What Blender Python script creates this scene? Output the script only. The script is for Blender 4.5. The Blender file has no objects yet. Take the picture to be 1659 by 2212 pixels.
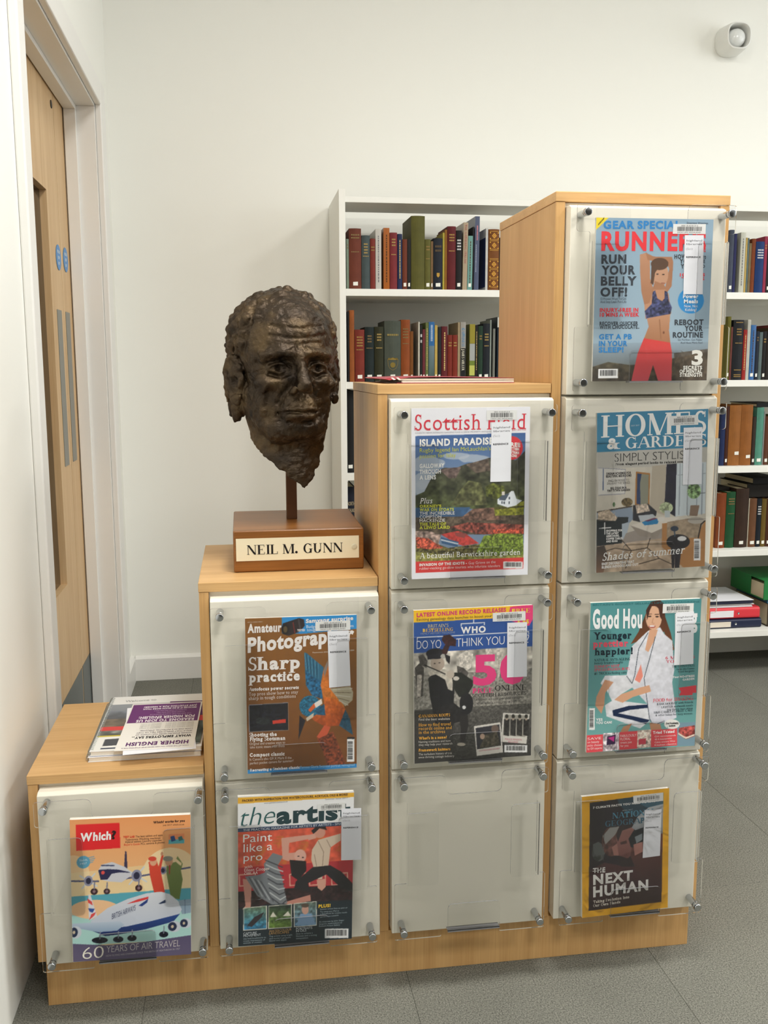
import bpy, bmesh, math, random
import numpy as np
from mathutils import Matrix, Vector

random.seed(7)
rng = np.random.default_rng(11)
scene = bpy.context.scene
COL = scene.collection

# ------------------------------------------------------------------ camera
CAMVEC = [[0.988947, -0.148242, -0.002918], [0.024814, 0.146071, 0.988963], [0.14618, 0.978104, -0.148135]]
CAMPOS = (0.39574, -1.6896, 1.17084)
CAMF = 2055.18
cam_d = bpy.data.cameras.new('camera')
cam = bpy.data.objects.new('camera', cam_d)
COL.objects.link(cam)
CR, CU, CF = CAMVEC
cam.matrix_world = Matrix(((CR[0], CU[0], -CF[0], CAMPOS[0]), (CR[1], CU[1], -CF[1], CAMPOS[1]),
                           (CR[2], CU[2], -CF[2], CAMPOS[2]), (0, 0, 0, 1)))
cam_d.sensor_fit = 'VERTICAL'
cam_d.sensor_height = 24.0
cam_d.lens = CAMF / 2212 * 24.0
cam_d.clip_start = 0.02
scene.camera = cam

# ------------------------------------------------------------------ world, daylight, exposure
world = bpy.data.worlds.new('world')
scene.world = world
world.use_nodes = True
wn = world.node_tree
wn.nodes['Background'].inputs[0].default_value = (0.80, 0.88, 1.0, 1)
wn.nodes['Background'].inputs[1].default_value = 1.0

def area_light(name, loc, rot, sx, sy, power, col):
    l = bpy.data.lights.new(name, 'AREA')
    l.shape = 'RECTANGLE'
    l.size, l.size_y, l.energy, l.color = sx, sy, power, col
    o = bpy.data.objects.new(name, l)
    o.location, o.rotation_euler = loc, rot
    COL.objects.link(o)
    return o

# daylight entering by the high windows of the right-hand wall (shadows in the picture fall to the left);
# each light fills its window opening, in the thickness of the wall
for wy in (-3.4, -0.9, 0.8):
    area_light('window_right_offscreen', (5.03, wy, 2.0), (0, math.radians(90), 0), 1.5, 1.25, 12, (0.985, 0.99, 0.985))

vs = scene.view_settings
vs.view_transform = 'Standard'
vs.look = 'None'
vs.gamma = 1.0
vs.use_curve_mapping = False
vs.exposure = 0.40
scene.cycles.transparent_max_bounces = 32
scene.cycles.max_bounces = 10
scene.cycles.diffuse_bounces = 5
scene.cycles.glossy_bounces = 4
scene.cycles.caustics_reflective = False
scene.cycles.caustics_refractive = False
scene.cycles.use_denoising = True

# ------------------------------------------------------------------ colour helpers and materials
def lin(c):
    if isinstance(c, str):
        c = [int(c[i:i + 2], 16) / 255 for i in (0, 2, 4)]
    c = np.asarray(c, float)
    return np.where(c <= 0.04045, c / 12.92, ((c + 0.055) / 1.055) ** 2.4)

MATS = {}
def nodes(m):
    m.use_nodes = True
    return m.node_tree.nodes, m.node_tree.links, m.node_tree.nodes['Principled BSDF']

def plain(name, col, rough=0.6, metal=0.0, spec=0.5, bump=0.0, bscale=400.0, vary=0.0, vscale=30.0):
    if name in MATS:
        return MATS[name]
    m = bpy.data.materials.new(name)
    N, L, b = nodes(m)
    c = lin(col)
    b.inputs['Base Color'].default_value = (*c, 1)
    b.inputs['Roughness'].default_value = rough
    b.inputs['Metallic'].default_value = metal
    b.inputs['Specular IOR Level'].default_value = spec
    if vary or bump:
        tc = N.new('ShaderNodeTexCoord')
    if vary:
        nz = N.new('ShaderNodeTexNoise')
        nz.inputs['Scale'].default_value = vscale
        nz.inputs['Detail'].default_value = 5
        L.new(tc.outputs['Object'], nz.inputs['Vector'])
        mx = N.new('ShaderNodeMix')
        mx.data_type = 'RGBA'
        mx.inputs[6].default_value = (*(c * (1 - vary)), 1)
        mx.inputs[7].default_value = (*np.minimum(c * (1 + vary), 1), 1)
        L.new(nz.outputs['Fac'], mx.inputs[0])
        L.new(mx.outputs[2], b.inputs['Base Color'])
    if bump:
        n2 = N.new('ShaderNodeTexNoise')
        n2.inputs['Scale'].default_value = bscale
        n2.inputs['Detail'].default_value = 3
        L.new(tc.outputs['Object'], n2.inputs['Vector'])
        bp = N.new('ShaderNodeBump')
        bp.inputs['Strength'].default_value = bump
        bp.inputs['Distance'].default_value = 0.002
        L.new(n2.outputs['Fac'], bp.inputs['Height'])
        L.new(bp.outputs['Normal'], b.inputs['Normal'])
    MATS[name] = m
    return m

def wood(name, axis, dark, light, scale=1.0, rough=0.42, spec=0.35):
    """long fine grain along one axis: stretched noise for pores plus broad soft bands"""
    if name in MATS:
        return MATS[name]
    m = bpy.data.materials.new(name)
    N, L, b = nodes(m)
    tc = N.new('ShaderNodeTexCoord')
    def stretched(s_long, s_cross, detail, dist=0.0):
        mp = N.new('ShaderNodeMapping')
        sc = [s_cross * scale] * 3
        sc['xyz'.index(axis)] = s_long * scale
        mp.inputs['Scale'].default_value = sc
        L.new(tc.outputs['Object'], mp.inputs['Vector'])
        nz = N.new('ShaderNodeTexNoise')
        nz.inputs['Scale'].default_value = 1.0
        nz.inputs['Detail'].default_value = detail
        nz.inputs['Distortion'].default_value = dist
        L.new(mp.outputs[0], nz.inputs['Vector'])
        return nz
    pores = stretched(9, 420, 4)
    bands = stretched(1.6, 26, 3, 0.6)
    mix = N.new('ShaderNodeMath'); mix.operation = 'MULTIPLY_ADD'
    mix.inputs[1].default_value = 0.42
    L.new(pores.outputs['Fac'], mix.inputs[0])
    sc2 = N.new('ShaderNodeMath'); sc2.operation = 'MULTIPLY'
    sc2.inputs[1].default_value = 0.58
    L.new(bands.outputs['Fac'], sc2.inputs[0])
    L.new(sc2.outputs[0], mix.inputs[2])
    cr = N.new('ShaderNodeValToRGB')
    cr.color_ramp.elements[0].position = 0.30
    cr.color_ramp.elements[1].position = 0.68
    cr.color_ramp.elements[0].color = (*lin(dark), 1)
    cr.color_ramp.elements[1].color = (*lin(light), 1)
    L.new(mix.outputs[0], cr.inputs[0])
    L.new(cr.outputs[0], b.inputs['Base Color'])
    b.inputs['Roughness'].default_value = rough
    b.inputs['Specular IOR Level'].default_value = spec
    bp = N.new('ShaderNodeBump')
    bp.inputs['Strength'].default_value = 0.06
    bp.inputs['Distance'].default_value = 0.001
    L.new(pores.outputs['Fac'], bp.inputs['Height'])
    L.new(bp.outputs['Normal'], b.inputs['Normal'])
    MATS[name] = m
    return m

def clear_plastic(name, tint, gloss_rough, ior, haze=0.0, wrinkle=0.0, wscale=30.0):
    """thin clear sheet: transparent with a Fresnel mirror, a little milky haze, optional wrinkles"""
    if name in MATS:
        return MATS[name]
    m = bpy.data.materials.new(name)
    m.use_nodes = True
    N, L = m.node_tree.nodes, m.node_tree.links
    N.clear()
    out = N.new('ShaderNodeOutputMaterial')
    tr = N.new('ShaderNodeBsdfTransparent')
    tr.inputs[0].default_value = (*tint, 1)
    gl = N.new('ShaderNodeBsdfGlossy')
    gl.inputs['Roughness'].default_value = gloss_rough
    gl.inputs['Color'].default_value = (1, 1, 1, 1)
    fr = N.new('ShaderNodeFresnel')
    fr.inputs['IOR'].default_value = ior
    mx = N.new('ShaderNodeMixShader')
    L.new(fr.outputs[0], mx.inputs[0])
    base = tr
    if haze:
        df = N.new('ShaderNodeBsdfDiffuse')
        df.inputs[0].default_value = (0.86, 0.86, 0.88, 1)
        hz = N.new('ShaderNodeMixShader')
        hz.inputs[0].default_value = haze
        L.new(tr.outputs[0], hz.inputs[1]); L.new(df.outputs[0], hz.inputs[2])
        base = hz
    L.new(base.outputs[0], mx.inputs[1])
    L.new(gl.outputs[0], mx.inputs[2])
    if wrinkle:
        tc = N.new('ShaderNodeTexCoord')
        nz = N.new('ShaderNodeTexNoise')
        nz.inputs['Scale'].default_value = wscale
        nz.inputs['Detail'].default_value = 2
        nz.inputs['Distortion'].default_value = 1.5
        L.new(tc.outputs['Object'], nz.inputs['Vector'])
        bp = N.new('ShaderNodeBump')
        bp.inputs['Strength'].default_value = wrinkle
        bp.inputs['Distance'].default_value = 0.01
        L.new(nz.outputs['Fac'], bp.inputs['Height'])
        L.new(bp.outputs['Normal'], gl.inputs['Normal'])
        L.new(bp.outputs['Normal'], fr.inputs['Normal'])
    L.new(mx.outputs[0], out.inputs[0])
    MATS[name] = m
    return m

def print_material(name, rough=0.35, spec=0.35):
    """printed paper: the ink colour is stored per vertex"""
    if name in MATS:
        return MATS[name]
    m = bpy.data.materials.new(name)
    N, L, b = nodes(m)
    at = N.new('ShaderNodeVertexColor')
    at.layer_name = 'ink'
    L.new(at.outputs['Color'], b.inputs['Base Color'])
    b.inputs['Roughness'].default_value = rough
    b.inputs['Specular IOR Level'].default_value = spec
    MATS[name] = m
    return m

# ------------------------------------------------------------------ object helpers
def tag(o, label=None, cat=None, group=None, kind=None):
    if label: o['label'] = label
    if cat: o['category'] = cat
    if group: o['group'] = group
    if kind: o['kind'] = kind
    return o

def empty(name, loc, label, cat, group=None, rot=(0, 0, 0)):
    o = bpy.data.objects.new(name, None)
    o.empty_display_size = 0.05
    o.location, o.rotation_euler = loc, rot
    COL.objects.link(o)
    return tag(o, label, cat, group)

class MB:
    """collects polygons; build() links them as ONE mesh object"""
    def __init__(s):
        s.v, s.f, s.m = [], [], []
    def add(s, verts, faces, mi=0):
        o = len(s.v)
        s.v += [tuple(map(float, p)) for p in verts]
        s.f += [tuple(i + o for i in f) for f in faces]
        s.m += [mi] * len(faces)
        return s
    def box(s, x0, x1, y0, y1, z0, z1, mi=0):
        return s.add([(x0, y0, z0), (x1, y0, z0), (x1, y1, z0), (x0, y1, z0), (x0, y0, z1), (x1, y0, z1), (x1, y1, z1), (x0, y1, z1)],
                     [(3, 2, 1, 0), (4, 5, 6, 7), (0, 1, 5, 4), (1, 2, 6, 5), (2, 3, 7, 6), (3, 0, 4, 7)], mi)
    def prism(s, pts, a, b, plane='xz', mi=0, side=None):
        """outline in a plane extruded between a and b along the third axis"""
        n = len(pts)
        def P(p, t):
            return {'xz': (p[0], t, p[1]), 'xy': (p[0], p[1], t), 'yz': (t, p[0], p[1])}[plane]
        V = [P(p, a) for p in pts] + [P(p, b) for p in pts]
        s.add(V, [tuple(range(n))[::-1], tuple(range(n, 2 * n))], mi)
        o = len(s.v) - 2 * n
        for i in range(n):
            j = (i + 1) % n
            s.f.append((o + i, o + j, o + n + j, o + n + i))
            s.m.append(mi if side is None else side)
        return s
    def cyl(s, p0, p1, r0, r1=None, n=16, mi=0, cap=True):
        r1 = r0 if r1 is None else r1
        p0, p1 = Vector(p0), Vector(p1)
        d = (p1 - p0).normalized()
        u = d.orthogonal().normalized(); w = d.cross(u)
        V = []
        for p, r in ((p0, r0), (p1, r1)):
            V += [p + (u * math.cos(2 * math.pi * k / n) + w * math.sin(2 * math.pi * k / n)) * r for k in range(n)]
        F = [(k, (k + 1) % n, n + (k + 1) % n, n + k) for k in range(n)]
        if cap:
            F += [tuple(range(n))[::-1], tuple(range(n, 2 * n))]
        return s.add(V, F, mi)
    def lathe(s, prof, axis='z', c=(0, 0, 0), n=32, mi=0):
        """prof: (radius, height) list around an axis through c"""
        V, F = [], []
        for r, h in prof:
            for k in range(n):
                a = 2 * math.pi * k / n
                q = {'z': (r * math.cos(a), r * math.sin(a), h), 'y': (r * math.cos(a), h, r * math.sin(a)), 'x': (h, r * math.cos(a), r * math.sin(a))}[axis]
                V.append((q[0] + c[0], q[1] + c[1], q[2] + c[2]))
        for i in range(len(prof) - 1):
            for k in range(n):
                F.append((i * n + k, i * n + (k + 1) % n, (i + 1) * n + (k + 1) % n, (i + 1) * n + k))
        F += [tuple(range(n)), tuple((len(prof) - 1) * n + k for k in range(n))]
        return s.add(V, F, mi)
    def tube(s, pts, r, n=8, closed=False, mi=0):
        pts = [Vector(p) for p in pts]
        m = len(pts); V = []; F = []; pu = None
        for i, p in enumerate(pts):
            t = (pts[(i + 1) % m] - pts[i - 1]) if closed else (pts[min(i + 1, m - 1)] - pts[max(i - 1, 0)])
            t.normalize()
            u = t.orthogonal() if pu is None else (pu - t * pu.dot(t))
            u.normalize(); pu = u; w = t.cross(u)
            V += [p + (u * math.cos(2 * math.pi * k / n) + w * math.sin(2 * math.pi * k / n)) * r for k in range(n)]
        for i in range(m if closed else m - 1):
            for k in range(n):
                j = (i + 1) % m
                F.append((i * n + k, i * n + (k + 1) % n, j * n + (k + 1) % n, j * n + k))
        if not closed:
            F += [tuple(range(n))[::-1], tuple((m - 1) * n + k for k in range(n))]
        return s.add(V, F, mi)
    def mesh(s, name, bevel=0.0, seg=2, smooth=False):
        me = bpy.data.meshes.new(name)
        me.from_pydata(s.v, [], s.f)
        me.polygons.foreach_set('material_index', s.m)
        bm = bmesh.new(); bm.from_mesh(me)
        bmesh.ops.recalc_face_normals(bm, faces=bm.faces)
        if bevel:
            ed = [e for e in bm.edges if len(e.link_faces) == 2 and e.calc_face_angle(0) > 0.6]
            bmesh.ops.bevel(bm, geom=ed, offset=bevel, segments=seg, profile=0.5, affect='EDGES', clamp_overlap=True)
        big = [f for f in bm.faces if len(f.verts) > 4]
        if big:
            bmesh.ops.triangulate(bm, faces=big, ngon_method='EAR_CLIP')
        bm.to_mesh(me); bm.free()
        if smooth:
            me.polygons.foreach_set('use_smooth', [True] * len(me.polygons))
            try:
                me.set_sharp_from_angle(angle=0.7)
            except Exception:
                pass
        me.update()
        return me
    def build(s, name, mats, parent=None, bevel=0.0, seg=2, smooth=False, loc=None, kind=None, label=None):
        me = s.mesh(name, bevel, seg, smooth)
        for m in (mats if isinstance(mats, (list, tuple)) else [mats]):
            me.materials.append(m)
        return link(name, me, parent, loc, kind, label)

def link(name, me, parent=None, loc=None, kind=None, label=None):
    o = bpy.data.objects.new(name, me)
    COL.objects.link(o)
    if parent: o.parent = parent
    if loc: o.location = loc
    if kind: o['kind'] = kind
    if label: o['label'] = label
    return o

def rounded(pts, r, n=4):
    """round every corner of a closed outline; r a number or a list per corner"""
    out = []
    m = len(pts)
    for i in range(m):
        p = Vector((pts[i][0], pts[i][1])); a = Vector(pts[i - 1][:2]); b = Vector(pts[(i + 1) % m][:2])
        rr = r[i] if isinstance(r, (list, tuple)) else r
        if rr <= 0:
            out.append(tuple(p)); continue
        da, db = (a - p), (b - p)
        rr = min(rr, da.length * 0.49, db.length * 0.49)
        q0, q1 = p + da.normalized() * rr, p + db.normalized() * rr
        for k in range(n + 1):
            t = k / n
            out.append(tuple(q0 * (1 - t) ** 2 + p * 2 * t * (1 - t) + q1 * t * t))
    return out

def ink_mesh(name, V, F, C):
    """mesh with a per-vertex ink colour (sRGB values given)"""
    me = bpy.data.meshes.new(name)
    me.from_pydata([tuple(map(float, p)) for p in V], [], F)
    at = me.color_attributes.new('ink', 'FLOAT_COLOR', 'POINT')
    C = np.asarray(C, float)
    rgba = np.ones((len(V), 4), np.float32)
    rgba[:, :3] = lin(C)
    at.data.foreach_set('color', rgba.ravel())
    me.update()
    return me

# ================================================================== THE ROOM
XL, YB, ZC = -0.042, 1.92, 3.0          # left wall, back wall, ceiling height
XR, YR = 5.0, -6.0
PAINT = plain('wall_paint', 'edede7', 0.75, spec=0.2, bump=0.05, bscale=260)
PAINT_L = plain('gloss_white_paint', 'e6e5e1', 0.35, spec=0.4)
CEIL = plain('ceiling_paint', 'eeeeec', 0.8, spec=0.1)

def structure(name, mb, mat, bevel=0.0):
    return mb.build(name, mat, bevel=bevel, kind='structure')

def carpet():
    m = bpy.data.materials.new('carpet_pile')
    N, L, b = nodes(m)
    tc = N.new('ShaderNodeTexCoord'); geo = N.new('ShaderNodeNewGeometry')
    n1 = N.new('ShaderNodeTexNoise'); n1.inputs['Scale'].default_value = 330; n1.inputs['Detail'].default_value = 4; n1.inputs['Roughness'].default_value = 0.9
    n2 = N.new('ShaderNodeTexNoise'); n2.inputs['Scale'].default_value = 9; n2.inputs['Detail'].default_value = 3
    L.new(geo.outputs['Position'], n1.inputs['Vector']); L.new(geo.outputs['Position'], n2.inputs['Vector'])
    cr = N.new('ShaderNodeValToRGB')
    cr.color_ramp.elements[0].position = 0.36; cr.color_ramp.elements[1].position = 0.64
    cr.color_ramp.elements[0].color = (*lin('3d3e39'), 1); cr.color_ramp.elements[1].color = (*lin('96958b'), 1)
    L.new(n1.outputs['Fac'], cr.inputs[0])
    oi = N.new('ShaderNodeObjectInfo')
    ml = N.new('ShaderNodeMath'); ml.operation = 'MULTIPLY_ADD'; ml.inputs[1].default_value = 0.10; ml.inputs[2].default_value = 0.90
    L.new(oi.outputs['Random'], ml.inputs[0])
    m2 = N.new('ShaderNodeMath'); m2.operation = 'MULTIPLY_ADD'; m2.inputs[1].default_value = 0.22; m2.inputs[2].default_value = 0.89
    L.new(n2.outputs['Fac'], m2.inputs[0])
    mm = N.new('ShaderNodeMath'); mm.operation = 'MULTIPLY'
    L.new(ml.outputs[0], mm.inputs[0]); L.new(m2.outputs[0], mm.inputs[1])
    vm = N.new('ShaderNodeVectorMath'); vm.operation = 'SCALE'
    L.new(cr.outputs[0], vm.inputs[0]); L.new(mm.outputs[0], vm.inputs['Scale'])
    L.new(vm.outputs[0], b.inputs['Base Color'])
    b.inputs['Roughness'].default_value = 1.0
    b.inputs['Specular IOR Level'].default_value = 0.05
    bp = N.new('ShaderNodeBump'); bp.inputs['Strength'].default_value = 0.25; bp.inputs['Distance'].default_value = 0.002
    L.new(n1.outputs['Fac'], bp.inputs['Height']); L.new(bp.outputs['Normal'], b.inputs['Normal'])
    return m
CARPET = carpet()
floor = structure('floor', MB().box(XL - 0.25, XR, YR, YB, -0.08, -0.006), plain('screed', '3a3a38', 0.9))
full_tile = {}
xs = [XL] + [0.19 + 0.5 * k for k in range(0, 10)] + [XR]
ys = [YR] + [-5.8 + 0.5 * k for k in range(0, 16)] + [YB]
for i in range(len(xs) - 1):
    for j in range(len(ys) - 1):
        w, d = xs[i + 1] - xs[i], ys[j + 1] - ys[j]
        key = (round(w, 3), round(d, 3))
        if key not in full_tile:
            g = 0.0002
            me = MB().box(g, w - g, g, d - g, -0.006, 0.0).mesh('carpet_tile', bevel=0.0007, seg=1)
            me.materials.append(CARPET)
            full_tile[key] = me
        link('carpet_tile', full_tile[key], floor, (xs[i], ys[j], 0))
# doorway floor (threshold strip of the same carpet)
structure('trim_7', MB().box(-0.20, XL, 0.48, 1.62, -0.006, -0.0005), CARPET)

structure('wall_back', MB().box(XL - 0.25, XR + 0.2, YB, YB + 0.15, -0.08, ZC), PAINT)
DY0, DY1, DZ = 0.475, 1.605, 2.005        # clear door opening in the left wall
structure('wall_left', MB().box(XL - 0.16, XL, YR, DY0 - 0.02, -0.08, ZC).box(XL - 0.16, XL, DY1 + 0.02, YB, -0.08, ZC)
          .box(XL - 0.16, XL, DY0 - 0.02, DY1 + 0.02, DZ + 0.02, ZC), PAINT)
structure('ceiling', MB().box(XL - 0.2, XR + 0.2, YR - 0.2, YB + 0.15, ZC, ZC + 0.1), CEIL)
# right wall with the window openings that light the room, plain rear wall
wr = MB()
wr.box(XR, XR + 0.2, YR, YB, -0.08, 1.2).box(XR, XR + 0.2, YR, YB, 2.78, ZC)
yy = [YR, -4.05, -2.75, -1.55, -0.25, 0.15, 1.45, YB]
for a, b in ((0, 1), (2, 3), (4, 5), (6, 7)):
    wr.box(XR, XR + 0.2, yy[a], yy[b], 1.2, 2.78)
structure('wall_right', wr, PAINT)
wb = MB().box(XL - 0.2, XR + 0.2, YR - 0.2, YR, -0.08, ZC)
structure('wall_rear', wb, plain('rear_wall_darkened', '48443d', 0.8))  # unseen wall, coloured dark to cut front fill and darken chrome reflections

# skirting along the back wall, short return beside the door
def skirting(name, x0, x1, y0, y1):
    prof = [(0, 0), (0.0, 0.084), (0.006, 0.090), (0.016, 0.094), (0.018, 0.094), (0.018, 0)]
    if abs(x1 - x0) > abs(y1 - y0):
        structure(name, MB().prism([(YB - 0.018 + p, z) for p, z in prof], x0, x1, 'yz'), PAINT_L)
    else:
        structure(name, MB().prism([(XL + 0.018 - p, z) for p, z in prof], y0, y1, 'xz'), PAINT_L)
skirting('baseboard_back', XL + 0.018, XR, 0, 0)
skirting('baseboard_left', 0, 0, 1.722, YB)

# door lining, stops, architraves
lin_x0 = XL - 0.16
structure('trim_1', MB().box(lin_x0, XL, DY1, DY1 + 0.02, 0, DZ).box(lin_x0, XL, DY0 - 0.02, DY0, 0, DZ)
          .box(lin_x0, XL, DY0 - 0.02, DY1 + 0.02, DZ, DZ + 0.02), PAINT_L, bevel=0.0015)
structure('trim_2', MB().box(-0.137, -0.100, DY1 - 0.014, DY1, 0, DZ - 0.014).box(-0.137, -0.100, DY0, DY0 + 0.014, 0, DZ - 0.014)
          .box(-0.137, -0.100, DY0, DY1, DZ - 0.014, DZ), PAINT_L, bevel=0.0015)
ax0, ax1 = XL, XL + 0.020
structure('trim_3', MB().box(ax0, ax1, DY1 + 0.006, DY1 + 0.105, 0, DZ + 0.08), PAINT_L, bevel=0.004)
structure('trim_4', MB().box(ax0, ax1, DY0 - 0.070, DY0 - 0.006, 0, DZ + 0.08), PAINT_L, bevel=0.004)
structure('trim_5', MB().box(ax0, ax1, DY0 - 0.006, DY1 + 0.006, DZ + 0.006, DZ + 0.08), PAINT_L, bevel=0.004)
# painted pipe casing running up the left wall in front of the door
structure('trim_6', MB().box(XL, XL + 0.006, -0.62, -0.085, 0, ZC), PAINT, bevel=0.002)

# ---- pair of oak-veneered fire doors (a wide leaf with a vision panel, a narrow leaf)
OAK_DOOR = wood('door_oak_veneer', 'z', 'bf9a6c', 'd8ba90', 0.9, 0.45)
STEEL = plain('brushed_steel', '8f938f', 0.38, metal=0.85)
GREYP = plain('grey_kick_plate', '6d7472', 0.4, metal=0.5)
GLASSD = plain('dark_door_glass', '0c0b0b', 0.06, spec=0.6)
BLUE = plain('blue_sign_disc', '3f86c4', 0.4)
WHITE_INK = plain('white_ink', 'e8ecec', 0.5)
dx0, dx1 = -0.185, -0.141
def sign(y, z, parent):
    d = MB().lathe([(0.036, 0.0), (0.038, 0.0008), (0.038, 0.0016), (0.0375, 0.002)], 'x', (dx1, y, z), 40).build('sign_disc', BLUE, parent, label='blue round fire door sign')
    for k, (t, hw) in enumerate((('FIRE DOOR', 0.022), ('KEEP', 0.012), ('SHUT', 0.012))):
        SIGN_TEXT.append((t, y, z + 0.016 - 0.017 * k, hw, d))
SIGN_TEXT = []
seam = 1.44
d1 = tag(empty('door_1', (0, 0, 0), None, None), kind='structure')
vy0, vy1, vz0, vz1 = 1.06, 1.262, 0.525, 1.685
MB().box(dx0, dx1, DY0 + 0.003, vy0, 0.006, DZ - 0.003).box(dx0, dx1, vy1, seam - 0.002, 0.006, DZ - 0.003)\
    .box(dx0, dx1, vy0, vy1, 0.006, vz0).box(dx0, dx1, vy0, vy1, vz1, DZ - 0.003).build('door_leaf', OAK_DOOR, d1)
MB().box(dx0 + 0.014, dx0 + 0.024, vy0, vy1, vz0, vz1).build('vision_glass', GLASSD, d1)
MB().box(dx1, dx1 + 0.0015, DY0 + 0.02, seam - 0.008, 0.008, 0.207).build('kick_plate', GREYP, d1)
MB().prism(rounded([(1.325, 0.879), (1.398, 0.879), (1.398, 1.352), (1.325, 1.352)], 0.003), dx1, dx1 + 0.0015, 'yz').build('push_plate', STEEL, d1)
sign(1.393, 1.510, d1)
MB().lathe([(0.012, 0.0), (0.012, 0.002), (0.006, 0.0025)], 'x', (dx1, 1.405, 1.955), 20).build('flush_bolt', plain('dark_metal', '2c2a28', 0.4, metal=0.7), d1)
d2 = tag(empty('door_2', (0, 0, 0), None, None), kind='structure')
MB().box(dx0, dx1, seam + 0.002, DY1 - 0.003, 0.006, DZ - 0.003).build('door_leaf', OAK_DOOR, d2)
MB().box(dx1, dx1 + 0.0015, seam + 0.008, DY1 - 0.008, 0.008, 0.207).build('kick_plate', GREYP, d2)
MB().prism(rounded([(1.468, 0.881), (1.541, 0.881), (1.541, 1.353), (1.468, 1.353)], 0.003), dx1, dx1 + 0.0015, 'yz').build('push_plate', STEEL, d2)
sign(1.515, 1.516, d2)

# ---- ceiling light panels (out of the picture, above)
LAMP = bpy.data.materials.new('light_diffuser')
N_, L_, b_ = nodes(LAMP)
b_.inputs['Base Color'].default_value = (0.9, 0.9, 0.9, 1)
b_.inputs['Emission Color'].default_value = (1.0, 0.96, 0.88, 1)
b_.inputs['Emission Strength'].default_value = 2.0
k = 0
for lx, ly, where in ((0.9, -0.45, 'above the floor before the display unit'), (2.5, -0.45, 'to the right, before the bookcase'), (4.1, -0.45, 'by the high windows'),
                      (0.9, -2.4, 'behind the photographer by the left wall'), (2.5, -2.4, 'in the middle of the room')):
    e = empty('ceiling_light_offscreen', (lx, ly, ZC), 'square white ceiling light panel ' + where, 'light', 'ceiling light panels')
    MB().box(-0.30, 0.30, -0.30, -0.275, -0.03, -0.001).box(-0.30, 0.30, 0.275, 0.30, -0.03, -0.001).box(-0.30, -0.275, -0.275, 0.275, -0.03, -0.001)\
        .box(0.275, 0.30, -0.275, 0.275, -0.03, -0.001).build('frame', PAINT_L, e)
    MB().box(-0.275, 0.275, -0.275, 0.275, -0.022, -0.015).build('diffuser_offscreen', LAMP, e)
    area_light('ceiling_lamp_offscreen', (lx, ly, ZC - 0.04), (0, 0, 0), 0.54, 0.54, 23.5, (1.0, 0.978, 0.93))

# ================================================================== STEPPED MAGAZINE DISPLAY UNIT
OAK_V = wood('oak_vertical_grain', 'z', 'b98d58', 'd3a972')
OAK_H = wood('oak_horizontal_grain', 'x', 'bd925e', 'd8b07a')
CREAM = plain('cream_laminate', 'e7e2d4', 0.38, spec=0.35)
CHROME = plain('polished_chrome', 'bfc2c6', 0.17, metal=1.0)
CLEAR = clear_plastic('clear_acrylic', (0.985, 0.986, 0.985), 0.02, 1.22)
EDGE = clear_plastic('acrylic_cut_edge', (0.40, 0.40, 0.43), 0.12, 1.45, haze=0.18)

UX = [0.0, 0.3125, 0.6372, 0.9589, 1.2907]
UT = [0.4533, 0.7953, 1.1446, 1.4833]
UD, LT, ST, UZ = 0.375, 0.0175, 0.018, 0.090
unit = empty('magazine_display_unit', (0, 0, 0), 'stepped oak display unit with cream panels and clear magazine pockets', 'display unit')
MB().box(0.014, 1.2765, 0.003, 0.021, 0.0, UZ).build('plinth', OAK_V, unit, bevel=0.0008)
for px0 in (0.014, 1.2585): MB().box(px0, px0 + 0.018, 0.021, UD - 0.01, 0.0, UZ).build('plinth_return', OAK_V, unit)
for i in range(4):
    x0, x1, zt = UX[i], UX[i + 1], UT[i]
    end = x1 if i == 3 else x1 - 0.0006
    MB().box(x0, end, 0.0, UD, zt - LT, zt).build('lid', OAK_H, unit, bevel=0.0012)
    MB().box(x0 + 0.0008, x0 + ST, 0.0012, UD - 0.002, UZ, zt - LT - 0.0006).build('side_panel', OAK_V, unit, bevel=0.0008)
    if i == 3:
        MB().box(x1 - ST, x1 - 0.0008, 0.0012, UD - 0.002, UZ, zt - LT - 0.0006).build('side_panel', OAK_V, unit, bevel=0.0008)
    r = x1 - ST if i == 3 else x1
    MB().box(x0 + ST, r, UD - 0.016, UD - 0.004, UZ, zt - LT - 0.0006).build('back_panel', OAK_V, unit)
    MB().box(x0 + ST, r, 0.012, UD - 0.016, UZ, UZ + 0.018).build('bottom_panel', OAK_H, unit)
    MB().box(x0 + ST + 0.0004, r - 0.0004, 0.010, 0.018, UZ + 0.018, zt - LT - 0.001).build('backing_board', CREAM, unit)

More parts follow.
